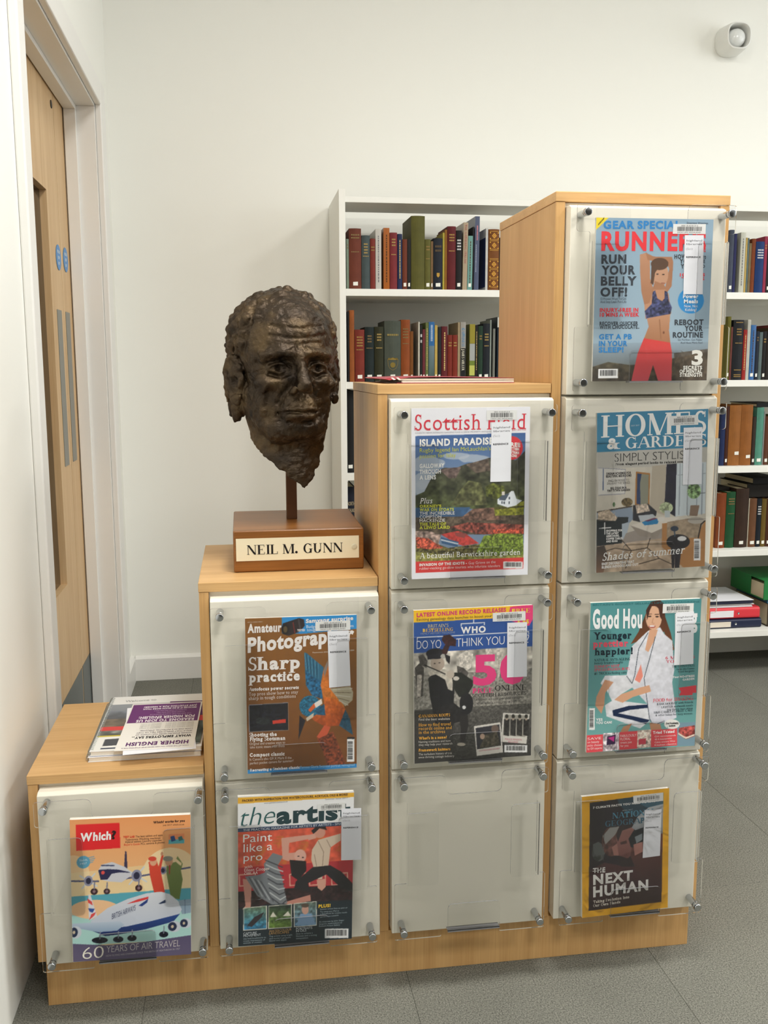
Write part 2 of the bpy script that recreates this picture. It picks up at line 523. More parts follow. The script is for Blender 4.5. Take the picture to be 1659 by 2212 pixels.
# one sheet of clear acrylic: notched outline, two side tongues and a bottom tongue folded forward
SH0, SH1, TG0, TG1 = -0.0545, -0.0520, -0.0675, -0.0650
def acrylic_mesh():
    b = MB()
    pts = [(.001, .0065), (.0905, .0065), (.0905, .024), (.2035, .024), (.2035, .0070), (.2925, .0070), (.2925, .1205), (.2745, .1205),
           (.2745, .2820), (.2950, .2820), (.2950, .3315), (.2045, .3315), (.2045, .2910), (.0985, .2910), (.0985, .3285), (.001, .3285),
           (.001, .2820), (.0250, .2820), (.0250, .1195), (.001, .1195)]
    rad = [.004, .004, .0, .0, .004, .004, .004, .0, .003, .006, .005, .012, .012, .012, .012, .005, .006, .003, .0, .004]
    b.prism(rounded(pts, rad, 4), SH1, SH0, 'xz', 0, 1)
    t = 0.0025
    b.box(.025 - t, .025, TG0, SH1, .1225, .2630, 0)
    b.prism(rounded([(.025, .1225), (.082, .1195), (.082, .2645), (.025, .2645)], [0, .010, .010, 0]), TG1, TG0, 'xz', 0, 1)
    b.box(.2745, .2745 + t, TG0, SH1, .1235, .2665, 0)
    b.prism(rounded([(.2205, .1220), (.2745, .1230), (.2745, .2680), (.2205, .2680)], [.010, 0, 0, .010]), TG1, TG0, 'xz', 0, 1)
    b.box(.1005, .2010, TG0, SH1, .0240 - t, .0240, 1)
    b.prism(rounded([(.1005, .0240), (.2010, .0240), (.2010, .0785), (.1005, .0785)], [0, 0, .010, .010]), TG1, TG0, 'xz', 0, 1)
    me = b.mesh('acrylic_holder')
    me.materials.append(CLEAR); me.materials.append(EDGE)
    return me
ACR = acrylic_mesh()
b = MB()
b.lathe([(.0062, -0.0222), (.0062, -0.0505), (.0056, -0.0512), (.0056, -0.0520)], 'y', n=24)
b.lathe([(.0052, -0.0520), (.0052, -0.0545), (.0068, -0.0547), (.0070, -0.0553), (.0070, -0.0628), (.0064, -0.0636), (.0060, -0.0637)], 'y', n=24)
STAND = b.mesh('standoff', smooth=True)
STAND.materials.append(CHROME)

PZ0 = [0.0985, 0.4305, 0.7755, 1.1244]
PZ1 = [0.4275, 0.7690, 1.1195, 1.4575]
PANEL = {}
for i in range(4):
    for r in range(i + 1):
        x0 = UX[i] + ST + 0.0025
        x1 = UX[i + 1] - (ST + 0.001 if i == 3 else 0.0025)
        z0, z1 = PZ0[r], PZ1[r] if r == i else PZ0[r + 1] - 0.0035
        b = MB()
        b.prism([(-0.022, z0), (-0.022, z1 - 0.004), (-0.013, z1), (0.009, z1), (0.009, z0)], x0, x1, 'yz')
        p = b.build('display_panel', CREAM, unit, bevel=0.0012)
        off = max(-.001, (z1 - z0 - 0.3305) * .2)
        hx, hz = x0 - 0.0005, z0 + off
        link('acrylic_holder', ACR, p, (hx, 0, hz))
        for sx, sz in ((.0178, .0215), (.2825, .0225), (.0178, .3145), (.2830, .3165)):
            link('standoff', STAND, p, (hx + sx, 0, hz + sz))
        PANEL[i, r] = (hx, hz)

# ================================================================== BRONZE HEAD ON A POLE
def lattice_noise(X, Y, Z, cell, seed):
    r = np.random.default_rng(seed)
    n = 40
    T = r.random((n, n, n)).astype(np.float32)
    x, y, z = X / cell + 400, Y / cell + 400, Z / cell + 400
    xi, yi, zi = np.floor(x).astype(int), np.floor(y).astype(int), np.floor(z).astype(int)
    fx, fy, fz = x - xi, y - yi, z - zi
    fx, fy, fz = fx * fx * (3 - 2 * fx), fy * fy * (3 - 2 * fy), fz * fz * (3 - 2 * fz)
    g = lambda a, c, d: T[(xi + a) % n, (yi + c) % n, (zi + d) % n]
    c00 = g(0, 0, 0) * (1 - fx) + g(1, 0, 0) * fx; c10 = g(0, 1, 0) * (1 - fx) + g(1, 1, 0) * fx
    c01 = g(0, 0, 1) * (1 - fx) + g(1, 0, 1) * fx; c11 = g(0, 1, 1) * (1 - fx) + g(1, 1, 1) * fx
    return ((c00 * (1 - fy) + c10 * fy) * (1 - fz) + (c01 * (1 - fy) + c11 * fy) * fz) * 2 - 1

class Field:
    """signed distance grid: union, carve and surface-net extraction"""
    def __init__(s, lo, hi, vox):
        s.lo, s.vox = np.array(lo), vox
        ax = [np.arange(lo[k], hi[k], vox) for k in range(3)]
        s.X, s.Y, s.Z = np.meshgrid(*ax, indexing='ij')
        s.D = np.full(s.X.shape, 0.05)
    def sub(s, lo, hi):
        return tuple(slice(max(0, int((lo[k] - s.lo[k]) / s.vox)), max(0, int((hi[k] - s.lo[k]) / s.vox) + 2)) for k in range(3))
    def join(s, d, k, sl):
        a = s.D[sl]
        if k <= 0: s.D[sl] = np.minimum(a, d); return
        h = np.clip(0.5 + 0.5 * (a - d) / k, 0, 1)
        s.D[sl] = a * (1 - h) + d * h - k * h * (1 - h)
    def carve(s, d, k, sl):
        a = s.D[sl]
        h = np.clip(0.5 - 0.5 * (a + d) / k, 0, 1)
        s.D[sl] = a * (1 - h) + (-d) * h + k * h * (1 - h)
    def shape(s, kind, k, op='join', **p):
        m = 3 * k + 0.02
        if kind == 'ell':
            c, r = np.array(p['c']), np.array(p['r'])
            R = max(r) + m
            sl = s.sub(c - R, c + R)
            x, y, z = s.X[sl] - c[0], s.Y[sl] - c[1], s.Z[sl] - c[2]
            if 'tilt' in p:
                ca, sa = math.cos(p['tilt']), math.sin(p['tilt'])
                y, z = y * ca + z * sa, -y * sa + z * ca
            if 'yaw' in p:
                ca, sa = math.cos(p['yaw']), math.sin(p['yaw'])
                x, y = x * ca + y * sa, -x * sa + y * ca
            k0 = np.sqrt((x / r[0]) ** 2 + (y / r[1]) ** 2 + (z / r[2]) ** 2)
            k1 = np.sqrt((x / r[0] ** 2) ** 2 + (y / r[1] ** 2) ** 2 + (z / r[2] ** 2) ** 2)
            d = k0 * (k0 - 1) / np.maximum(k1, 1e-6)
        else:
            a, b = np.array(p['a']), np.array(p['b'])
            ra, rb = p['ra'], p.get('rb', p['ra'])
            lo, hi = np.minimum(a, b) - max(ra, rb) - m, np.maximum(a, b) + max(ra, rb) + m
            sl = s.sub(lo, hi)
            x, y, z = s.X[sl] - a[0], s.Y[sl] - a[1], s.Z[sl] - a[2]
            v = b - a; L = v @ v
            t = np.clip((x * v[0] + y * v[1] + z * v[2]) / L, 0, 1)
            d = np.sqrt((x - v[0] * t) ** 2 + (y - v[1] * t) ** 2 + (z - v[2] * t) ** 2) - (ra + (rb - ra) * t)
        (s.join if op == 'join' else s.carve)(d, k, sl)
    def nets(s):
        D = s.D; I = D < 0
        nx, ny, nz = D.shape
        cs = np.zeros((nx - 1, ny - 1, nz - 1), int)
        for a in (0, 1):
            for b in (0, 1):
                for c in (0, 1):
                    cs += I[a:nx - 1 + a, b:ny - 1 + b, c:nz - 1 + c]
        act = (cs > 0) & (cs < 8)
        idx = -np.ones(act.shape, int)
        ci = np.argwhere(act)
        idx[act] = np.arange(len(ci))
        acc = np.zeros((len(ci), 3)); cnt = np.zeros(len(ci))
        corners = [(a, b, c) for a in (0, 1) for b in (0, 1) for c in (0, 1)]
        for p in corners:
            for k in range(3):
                if p[k]: continue
                q = list(p); q[k] = 1
                dp = D[ci[:, 0] + p[0], ci[:, 1] + p[1], ci[:, 2] + p[2]]
                dq = D[ci[:, 0] + q[0], ci[:, 1] + q[1], ci[:, 2] + q[2]]
                cr = (dp < 0) != (dq < 0)
                t = np.where(cr, dp / np.where(cr, dp - dq, 1), 0)
                pos = np.tile(np.array(p, float), (len(ci), 1)); pos[:, k] = t
                acc[cr] += pos[cr]; cnt += cr
        V = s.lo + (ci + acc / cnt[:, None]) * s.vox
        F = []
        for k in range(3):
            u, w = (k + 1) % 3, (k + 2) % 3
            a = np.moveaxis(I, k, 0)
            e = np.argwhere(np.moveaxis(a[:-1] != a[1:], 0, k))
            e = e[(e[:, u] > 0) & (e[:, w] > 0) & (e[:, u] < D.shape[u] - 1) & (e[:, w] < D.shape[w] - 1)]
            def at(du, dw):
                q = e.copy(); q[:, u] -= du; q[:, w] -= dw
                return idx[q[:, 0], q[:, 1], q[:, 2]]
            quad = np.stack([at(0, 0), at(1, 0), at(1, 1), at(0, 1)], 1)
            flip = I[e[:, 0], e[:, 1], e[:, 2]]
            quad[~flip] = quad[~flip][:, ::-1]
            F.append(quad)
        return V, np.concatenate(F)

def sculpt_head():
    f = Field((-0.140, -0.160, -0.25), (0.140, 0.150, 0.172), 0.0021)
    r = np.random.default_rng(5)
    E = lambda c, rr, k, op='join', **kw: f.shape('ell', k, op, c=c, r=rr, **kw)
    Cp = lambda a, b, ra, k, op='join', rb=None: f.shape('cap', k, op, a=a, b=b, ra=ra, rb=ra if rb is None else rb)
    def relief(pts, depth, width, ymax=-.025):
        """groove (depth > 0) or ridge (depth < 0) along a line on the face, given in the x,z front view"""
        d2 = np.full(f.D.shape, 1e9)
        for (x0, z0), (x1, z1) in zip(pts[:-1], pts[1:]):
            dx, dz = x1 - x0, z1 - z0; L2 = dx * dx + dz * dz + 1e-12
            t = np.clip(((f.X - x0) * dx + (f.Z - z0) * dz) / L2, 0, 1)
            d2 = np.minimum(d2, (f.X - x0 - t * dx) ** 2 + (f.Z - z0 - t * dz) ** 2)
        f.D += np.where(f.Y < ymax, depth * np.exp(-d2 / (width * width)), 0)
    # --- masses
    E((0, .022, .042), (.090, .104, .092), .02)                 # cranium
    E((0, -.030, .026), (.079, .074, .100), .03)                # forehead and face
    E((0, -.030, -.052), (.067, .067, .085), .03)               # lower face
    E((0, -.062, -.104), (.040, .037, .034), .02)               # chin mass
    E((0, -.084, -.120), (.023, .016, .017), .014)              # chin knob
    for s in (-1, 1):
        Cp((s * .068, .012, -.050), (s * .031, -.068, -.118), .025, .025)     # jaw edge
        E((s * .050, -.071, -.032), (.024, .022, .017), .016)   # cheekbone
        E((s * .046, -.060, -.070), (.018, .018, .024), .020)   # cheek
    for s in (-1, 1):
        Cp((s * .010, -.103, .026), (s * .056, -.082, .020), .0115, .010, rb=.0095)  # brow ridge
    E((0, -.090, -.082), (.035, .023, .030), .016)              # muzzle
    for s in (-1, 1):                                           # eye sockets and eyeballs
        E((s * .0345, -.105, -.003), (.0230, .025, .0155), .008, 'carve')
        E((s * .030, -.108, .006), (.0150, .018, .0090), .008, 'carve')
        E((s * .0350, -.0775, -.004), (.0165, .0165, .0145), .002)
    Cp((0, -.100, .016), (0, -.132, -.030), .0082, .011, rb=.0105)            # nose bridge
    E((0, -.131, -.037), (.0130, .0120, .0105), .008)           # nose tip
    for s in (-1, 1):
        E((s * .0150, -.113, -.043), (.0088, .0115, .0088), .006)
        E((s * .0080, -.121, -.0520), (.0046, .0070, .0046), .003, 'carve')
    # --- relief drawn on the face
    for s in (-1, 1):
        relief([(s * .018, .0245), (s * .034, .0275), (s * .054, .0215)], -.0032, .0050)        # eyebrow
        relief([(s * .0185, -.0050), (s * .025, .0030), (s * .036, .0060), (s * .047, .0025), (s * .0545, -.0045)], -.0044, .0027)  # upper lid
        relief([(s * .0200, -.0075), (s * .035, -.0135), (s * .050, -.0080)], -.0028, .0024)    # lower lid
        relief([(s * .0185, -.0150), (s * .034, -.0220), (s * .051, -.0160)], .0030, .0030)     # bag under the eye
        relief([(s * .0365, -.0045), (s * .0365, -.0025)], .0105, .0042)                        # drilled iris
        relief([(s * .0200, -.0400), (s * .0300, -.0560), (s * .0385, -.0850), (s * .0370, -.0980)], .0034, .0046)   # nasolabial fold
        relief([(s * .0480, -.0480), (s * .0520, -.0750), (s * .0480, -.0950)], .0040, .0090)   # hollow cheek
        relief([(s * .0080, .0300), (s * .0065, .0440)], .0034, .0026)                          # frown lines
        relief([(s * .0330, -.0850), (s * .0310, -.1040)], .0028, .0040)
        relief([(s * .0560, -.0020), (s * .0680, .0060)], .0022, .0026)                         # crow's feet
        relief([(s * .0560, -.0060), (s * .0690, -.0120)], .0022, .0026)
    relief([(-.0340, -.0870), (-.0200, -.0840), (0, -.0855), (.0200, -.0840), (.0340, -.0870)], .0050, .0024)        # mouth line
    relief([(-.0270, -.0800), (-.0070, -.0770), (0, -.0785), (.0070, -.0770), (.0270, -.0800)], -.0020, .0034)       # upper lip
    relief([(-.0240, -.0930), (0, -.0945), (.0240, -.0930)], -.0026, .0040)                     # lower lip
    relief([(-.0200, -.1040), (0, -.1055), (.0200, -.1040)], .0042, .0044)                      # under the lip
    relief([(0, -.0560), (0, -.0700)], .0026, .0034)                                            # philtrum
    relief([(-.0480, .0560), (-.0150, .0510), (.0200, .0530), (.0500, .0580)], .0026, .0034)    # forehead creases
    relief([(-.0420, .0730), (0, .0690), (.0440, .0740)], .0024, .0036)
    relief([(.0100, .0420), (.0420, .0440)], .0020, .0030)
    for s in (-1, 1):                                           # ears: plate, rolled rim, inner ridge, lobe
        c = np.array((s * .0900, -.002, -.026)); v = np.array((s * .50, .866, 0)); nn = np.array((s * .866, -.50, 0)); w = np.array((0, .10, .995))
        at = lambda q: c + v * q[0] + w * q[1] + nn * (q[2] if len(q) > 2 else .004)
        E(tuple(c + v * .009 + nn * .001), (.0060, .0265, .0420), .003, yaw=-s * .5236)
        rim = [(-.010, .018), (-.004, .034), (.008, .041), (.021, .035), (.029, .018), (.027, -.004), (.018, -.024), (.008, -.042), (-.003, -.046), (-.008, -.034)]
        for q0, q1 in zip(rim[:-1], rim[1:]): Cp(at(q0), at(q1), .0050, .0025)
        E(tuple(at((.002, -.039))), (.0070, .0090, .0100), .004)
        for q0, q1 in (((.012, .026), (.016, .008)), ((.016, .008), (.012, -.014)), ((-.010, -.002), (-.008, -.016))): Cp(at(q0), at(q1), .0038, .003)
        E(tuple(at((.001, -.006, .007))), (.0085, .0085, .0120), .003, 'carve')
    # --- neck, cut to a ragged point in front
    Cp((.004, .012, -.060), (.010, -.004, -.225), .068, .02, rb=.077)
    for s in (-1, 1):
        Cp((s * .060, .035, -.08), (s * .024, -.050, -.205), .012, .02)
    side = np.where(f.X < .020, (.020 - f.X) * .70, (f.X - .020) * 1.7)
    cut = (f.Z + .229) - side - np.clip(f.Y + .062, -.02, .2) * .34 + 0.005 * lattice_noise(f.X, f.Y, f.Z, .011, 3)
    f.D = np.maximum(f.D, np.where(f.Z < -.10, -cut, -1))
    # --- hair: thick wavy locks over the skull, leaving forehead and temples bare
    gold = math.pi * (3 - math.sqrt(5))
    NL = 620
    for q in range(NL):
        zz = 1 - 2 * (q + .5) / NL
        rad = math.sqrt(1 - zz * zz); th = q * gold
        u = np.array([math.cos(th) * rad, math.sin(th) * rad, zz])
        p = np.array([0, .022, .042]) + u * np.array([.091, .105, .094])
        if p[2] < -.105: continue
        front = -.052 + .55 * max(0, .075 - p[2])
        if p[2] > .118: front = -.040
        if p[2] < .03: front = .010
        if p[2] < -.02: front = .030
        if p[1] < front + r.normal(0, .006): continue
        if abs(p[0]) > .066 and -.085 < p[2] < .014 and p[1] < .034: continue
        t = np.cross(u, [0.25 * math.sin(6 * th), 1, .25]); t /= np.linalg.norm(t)
        bb = np.cross(u, t)
        ang = r.normal(0, .45) + .7 * math.sin(84 * p[2])
        dirv = t * math.cos(ang) + bb * math.sin(ang)
        ln, rr = r.uniform(.012, .024), r.uniform(.0075, .0125)
        base = p + u * r.uniform(-.001, .0065)
        Cp(base - dirv * ln / 2, base + dirv * ln / 2, rr, .0030, rb=rr * .45)
    for s in (-1, 1):
        for c in ((.085, .050, -.062), (.080, .058, -.084), (.068, .070, -.096), (.078, .046, -.098)):
            c = np.array((s * c[0], c[1], c[2]))
            for q in range(3):
                o = r.normal(0, .006, 3)
                Cp(c + o + (0, 0, .012), c + o + (s * .003, .002, -.014), .011, .004, rb=.0035)
    f.D += .0018 * lattice_noise(f.X, f.Y, f.Z, .017, 8) + .0016 * lattice_noise(f.X, f.Y, f.Z, .0075, 9) + .0005 * lattice_noise(f.X, f.Y, f.Z, .004, 10)
    return f.nets()

def bronze():
    m = bpy.data.materials.new('patinated_bronze')
    N, L, b = nodes(m)
    tc = N.new('ShaderNodeTexCoord')
    n1 = N.new('ShaderNodeTexNoise'); n1.inputs['Scale'].default_value = 22; n1.inputs['Detail'].default_value = 6
    n2 = N.new('ShaderNodeTexNoise'); n2.inputs['Scale'].default_value = 130; n2.inputs['Detail'].default_value = 5
    vo = N.new('ShaderNodeTexVoronoi'); vo.feature = 'DISTANCE_TO_EDGE'; vo.inputs['Scale'].default_value = 70
    n3 = N.new('ShaderNodeTexNoise'); n3.inputs['Scale'].default_value = 40; n3.inputs['Detail'].default_value = 3
    for n in (n1, n2, n3): L.new(tc.outputs['Object'], n.inputs['Vector'])
    vm = N.new('ShaderNodeVectorMath'); vm.operation = 'MULTIPLY_ADD'
    vm.inputs[1].default_value = (.02, .02, .02)
    L.new(n3.outputs['Color'], vm.inputs[0]); L.new(tc.outputs['Object'], vm.inputs[2])
    L.new(vm.outputs[0], vo.inputs['Vector'])
    cr = N.new('ShaderNodeValToRGB')
    e = cr.color_ramp.elements
    e[0].position, e[0].color = 0.28, (*lin('211912'), 1)
    e[1].position, e[1].color = 0.72, (*lin('58472f'), 1)
    q = e.new(0.5); q.color = (*lin('3b2e1f'), 1)
    L.new(n1.outputs['Fac'], cr.inputs[0])
    L.new(cr.outputs[0], b.inputs['Base Color'])
    b.inputs['Metallic'].default_value = 0.62
    rr = N.new('ShaderNodeMapRange')
    rr.inputs['To Min'].default_value = 0.28; rr.inputs['To Max'].default_value = 0.55
    L.new(n2.outputs['Fac'], rr.inputs['Value']); L.new(rr.outputs[0], b.inputs['Roughness'])
    mr = N.new('ShaderNodeMapRange'); mr.inputs['From Max'].default_value = 0.12
    L.new(vo.outputs['Distance'], mr.inputs['Value'])
    ad = N.new('ShaderNodeMath'); ad.operation = 'MULTIPLY_ADD'; ad.inputs[1].default_value = 0.07
    L.new(mr.outputs[0], ad.inputs[0]); L.new(n2.outputs['Fac'], ad.inputs[2])
    bp = N.new('ShaderNodeBump'); bp.inputs['Strength'].default_value = 0.85; bp.inputs['Distance'].default_value = 0.003
    L.new(ad.outputs[0], bp.inputs['Height']); L.new(bp.outputs['Normal'], b.inputs['Normal'])
    return m

BZ = UT[1]
bust = empty('bronze_bust', (0.492, 0.214, BZ + 0.0006), 'bronze head of a man on a square rod and mahogany plinth block', 'sculpture')
MAHOG = wood('mahogany', 'x', '6e4218', '97612c', 1.3, 0.33, 0.5)
ph = 0.0785
MB().box(-0.1165, 0.1285, -0.1385, 0.118, 0.0, ph).build('plinth_block', MAHOG, bust, bevel=0.003, seg=3)
MB().box(-0.0105, 0.0105, -0.0105, 0.0105, ph, 0.30).build('rod', plain('bronze_rod', '5a3b24', 0.4, metal=0.5), bust, bevel=0.001)
V, F = sculpt_head()
me = bpy.data.meshes.new('head')
me.from_pydata(V.tolist(), [], F.tolist())
me.polygons.foreach_set('use_smooth', [True] * len(me.polygons))
me.materials.append(bronze())
head = link('head', me, bust, (-0.0080, -0.008, 1.1800 - BZ))
head.scale = (1.06, 1.0, 1.0)
head.rotation_euler = (math.radians(2), 0, math.radians(13))
# brass-cream name card pinned to the block
plq = MB().box(-0.1115, 0.1190, -0.1396, -0.1386, 0.0215, 0.0640).build('name_card', plain('ivory_card', 'e6dcc0', 0.5, vary=0.03, vscale=20), bust)
MB().lathe([(0.0055, -0.1396), (0.0055, -0.1402), (0.004, -0.1408), (0.001, -0.1409)], 'y', (0.110, 0, 0.043), 16).build('drawing_pin', plain('pale_pin', 'cfc8b0', 0.4), plq)

# ================================================================== LETTERING AND PRINTED PICTURES
CHARS = sorted(set("ABCDEFGHIJKLMNOPQRSTUVWXYZabcdefghijklmnopqrstuvwxyz0123456789&!?'.,:-+#()/"))
GLY = {}
def load_glyphs():
    def mk(body, off):
        c = bpy.data.curves.new('glyph', 'FONT')
        c.body, c.size, c.resolution_u, c.offset, c.fill_mode = body, 1.0, 3, off, 'FRONT'
        o = bpy.data.objects.new('glyph', c); COL.objects.link(o)
        return o
    jobs = []
    for wt, off in (('r', 0.0), ('b', 0.042), ('l', -0.012)):
        for ch in CHARS:
            jobs.append((wt, ch, mk(ch, off)))
    adv = [(ch, mk('H' + ch + 'H', 0)) for ch in CHARS + [' ']] + [('', mk('HH', 0))]
    dg = bpy.context.evaluated_depsgraph_get(); dg.update()
    def geo(o):
        e = o.evaluated_get(dg); me = e.to_mesh()
        V = np.array([(v.co[0], v.co[1], 0.0) for v in me.vertices]).reshape(-1, 3)
        me.calc_loop_triangles()
        T = [tuple(t.vertices) for t in me.loop_triangles]
        e.to_mesh_clear()
        return V, T
    W = {}
    for ch, o in adv:
        V, _ = geo(o); W[ch] = V[:, 0].max() - V[:, 0].min()
    cap = None
    for wt, ch, o in jobs:
        V, T = geo(o)
        if cap is None and ch == 'H': cap = V[:, 1].max()
        GLY[wt, ch] = [V, T, None]
    cap = GLY['r', 'H'][0][:, 1].max()
    GLYH = {wt: (GLY[wt, 'H'][0][:, 1].min(), GLY[wt, 'H'][0][:, 1].max()) for wt in 'rbl'}
    for (wt, ch), g in GLY.items():
        hv = GLYH[wt]
        g[0] = (g[0] - (0, hv[0], 0)) / (hv[1] - hv[0]); g[2] = (W[ch] - W['']) / cap
    GLY['space'] = (W[' '] - W['']) / cap
    for o in [j[2] for j in jobs] + [a[1] for a in adv]:
        c = o.data; bpy.data.objects.remove(o); bpy.data.curves.remove(c)
load_glyphs()

def auto_serif(V, T):
    """slab feet on the square stem ends of a plain glyph"""
    cnt = {}
    for t in T:
        for a, b in ((t[0], t[1]), (t[1], t[2]), (t[2], t[0])):
            cnt[(min(a, b), max(a, b))] = cnt.get((min(a, b), max(a, b)), 0) + 1
    V2, T2 = [tuple(v) for v in V], list(T)
    for (a, b), c in cnt.items():
        if c != 1: continue
        (xa, ya), (xb, yb) = V[a][:2], V[b][:2]
        if abs(ya - yb) > 0.01 or not 0.06 < abs(xa - xb) < 0.34: continue
        x0, x1 = min(xa, xb) - 0.10, max(xa, xb) + 0.10
        others = [p for t in T if a in t and b in t for p in t if p not in (a, b)]
        up = V[others[0]][1] > ya if others else ya < 0.4
        y0, y1 = (ya, ya + 0.06) if up else (ya - 0.06, ya)
        o = len(V2)
        V2 += [(x0, y0, 1), (x1, y0, 1), (x1, y1, 1), (x0, y1, 1)]
        T2 += [(o, o + 1, o + 2), (o, o + 2, o + 3)]
    return np.array(V2), T2

def serif_caps():
    S, t, h, e = 0.195, 0.06, 0.05, 0.09
    R = lambda x0, y0, x1, y1: [(x0, y0), (x1, y0), (x1, y1), (x0, y1)]
    def stem(x, w=S, lo=True, hi=True, y0=0, y1=1):
        q = [R(x, y0, x + w, y1)]
        if lo: q.append(R(x - e, y0, x + w + e, y0 + h))
        if hi: q.append(R(x - e, y1 - h, x + w + e, y1))
        return q
    dia = lambda x0, y0, x1, y1, w: [[(x0, y0), (x0 + w, y0), (x1 + w, y1), (x1, y1)]]
    def arc(cx, cy, rx, ry, a0, a1, T=S, th=t, n=20):
        q = []
        for k in range(n):
            A = [math.radians(a0 + (a1 - a0) * (k + d) / n) for d in (0, 1)]
            o = [(cx + rx * math.cos(a), cy + ry * math.sin(a)) for a in A]
            i = [(cx + (rx - T) * math.cos(a), cy + (ry - th) * math.sin(a)) for a in A]
            q.append([o[0], o[1], i[1], i[0]])
        return q
    G = {'N': (stem(.12, t) + dia(.06, 1, .74, 0, S + .02) + stem(.84, t, lo=False), 1.04),
         'E': (stem(.1) + [R(.1, .95, .72, 1), R(.1, 0, .76, .05), R(.2, .48, .55, .53), R(.67, .78, .72, 1), R(.71, 0, .76, .24), R(.51, .40, .55, .62)], .88),
         'I': (stem(.12), .43),
         'L': (stem(.1) + [R(.1, 0, .74, .05), R(.69, 0, .74, .27)], .82),
         'M': (stem(.12, t) + dia(.08, 1, .46, 0, S) + dia(.54, 0, .93, 1, t) + stem(.93), 1.25),
         'G': (arc(.5, .5, .45, .52, 42, 335) + [R(.70, .02, .87, .44), R(.60, .41, .97, .46), R(.80, .68, .84, 1.0)], 1.02),
         'U': (stem(.1, lo=False, y0=.33) + arc(.45, .34, .35, .36, 180, 360) + stem(.74, t, lo=False, y0=.33), .98),
         'H': (stem(.1) + stem(.76) + [R(.26, .48, .76, .53)], 1.06),
         'O': (arc(.5, .5, .46, .52, 0, 360, n=28), 1.02),
         'S': (arc(.34, .745, .25, .275, 30, 270, .13, .09) + arc(.33, .265, .28, .285, 90, -155, .14, .09) + [R(.52, .72, .56, 1), R(.06, 0, .10, .28)], .70),
         'A': (dia(.06, 0, .43, 1, t) + dia(.43, 1, .78, 0, S) + [R(.22, .33, .68, .38), R(-.04, 0, .22, .05), R(.68, 0, 1.05, .05)], 1.02),
         'R': (stem(.1) + arc(.36, .74, .34, .265, -90, 90) + [R(.2, .95, .38, 1), R(.2, .475, .38, .53)] + dia(.36, .50, .72, 0, S) + [R(.68, 0, .98, .05)], .96),
         'D': (stem(.1) + arc(.34, .5, .56, .5, -90, 90) + [R(.2, .95, .36, 1), R(.2, 0, .36, .05)], 1.0)}
    for ch, (q, a) in G.items():
        V, T = [], []
        for p in q:
            o = len(V); V += [(a_, b_, len(T) / 2) for a_, b_ in p]; T += [(o, o + 1, o + 2), (o, o + 2, o + 3)]
        GLY['S', ch] = [np.array(V), T, a]
serif_caps()

def typeset(s, style):
    """style: r regular, b bold, l light, s bold slab serif, t light serif; i appended = italic"""
    V, T, x = [], [], 0.0
    for ci_, ch in enumerate(s):
        if ch == ' ':
            x += GLY['space']; continue
        if ch not in CHARS: ch = '-'
        if style[0] in 'st':
            key = ('S', ch) if ('S', ch) in GLY else ('A' + style[0], ch)
            if key not in GLY:
                v, t_, a = GLY['b' if style[0] == 's' else 'r', ch]
                GLY[key] = [*auto_serif(v, t_), a + 0.08]
        else:
            key = (style[0], ch)
        v, t_, a = GLY[key]
        if len(v):
            o = sum(len(q) for q in V)
            vv = v + (x, 0, 3.0 * (ci_ % 2))
            if 'i' in style: vv = vv + vv[:, 1:2] * np.array([[0.22, 0, 0]])
            V.append(vv); T += [tuple(k + o for k in tri) for tri in t_]
        x += a
    V = np.concatenate(V) if V else np.zeros((0, 3))
    if len(V):
        V[:, 0] -= V[:, 0].min()
    return V, T, (V[:, 0].max() if len(V) else 0)

def homography(src, dst):
    A = []
    for (x, y), (u, v) in zip(src, dst):
        A.append([x, y, 1, 0, 0, 0, -u * x, -u * y, -u]); A.append([0, 0, 0, x, y, 1, -v * x, -v * y, -v])
    return np.linalg.svd(np.array(A, float))[2][-1].reshape(3, 3)
def hmap(H, P):
    P = np.asarray(P, float).reshape(-1, 2)
    q = np.c_[P, np.ones(len(P))] @ H.T
    return q[:, :2] / q[:, 2:]

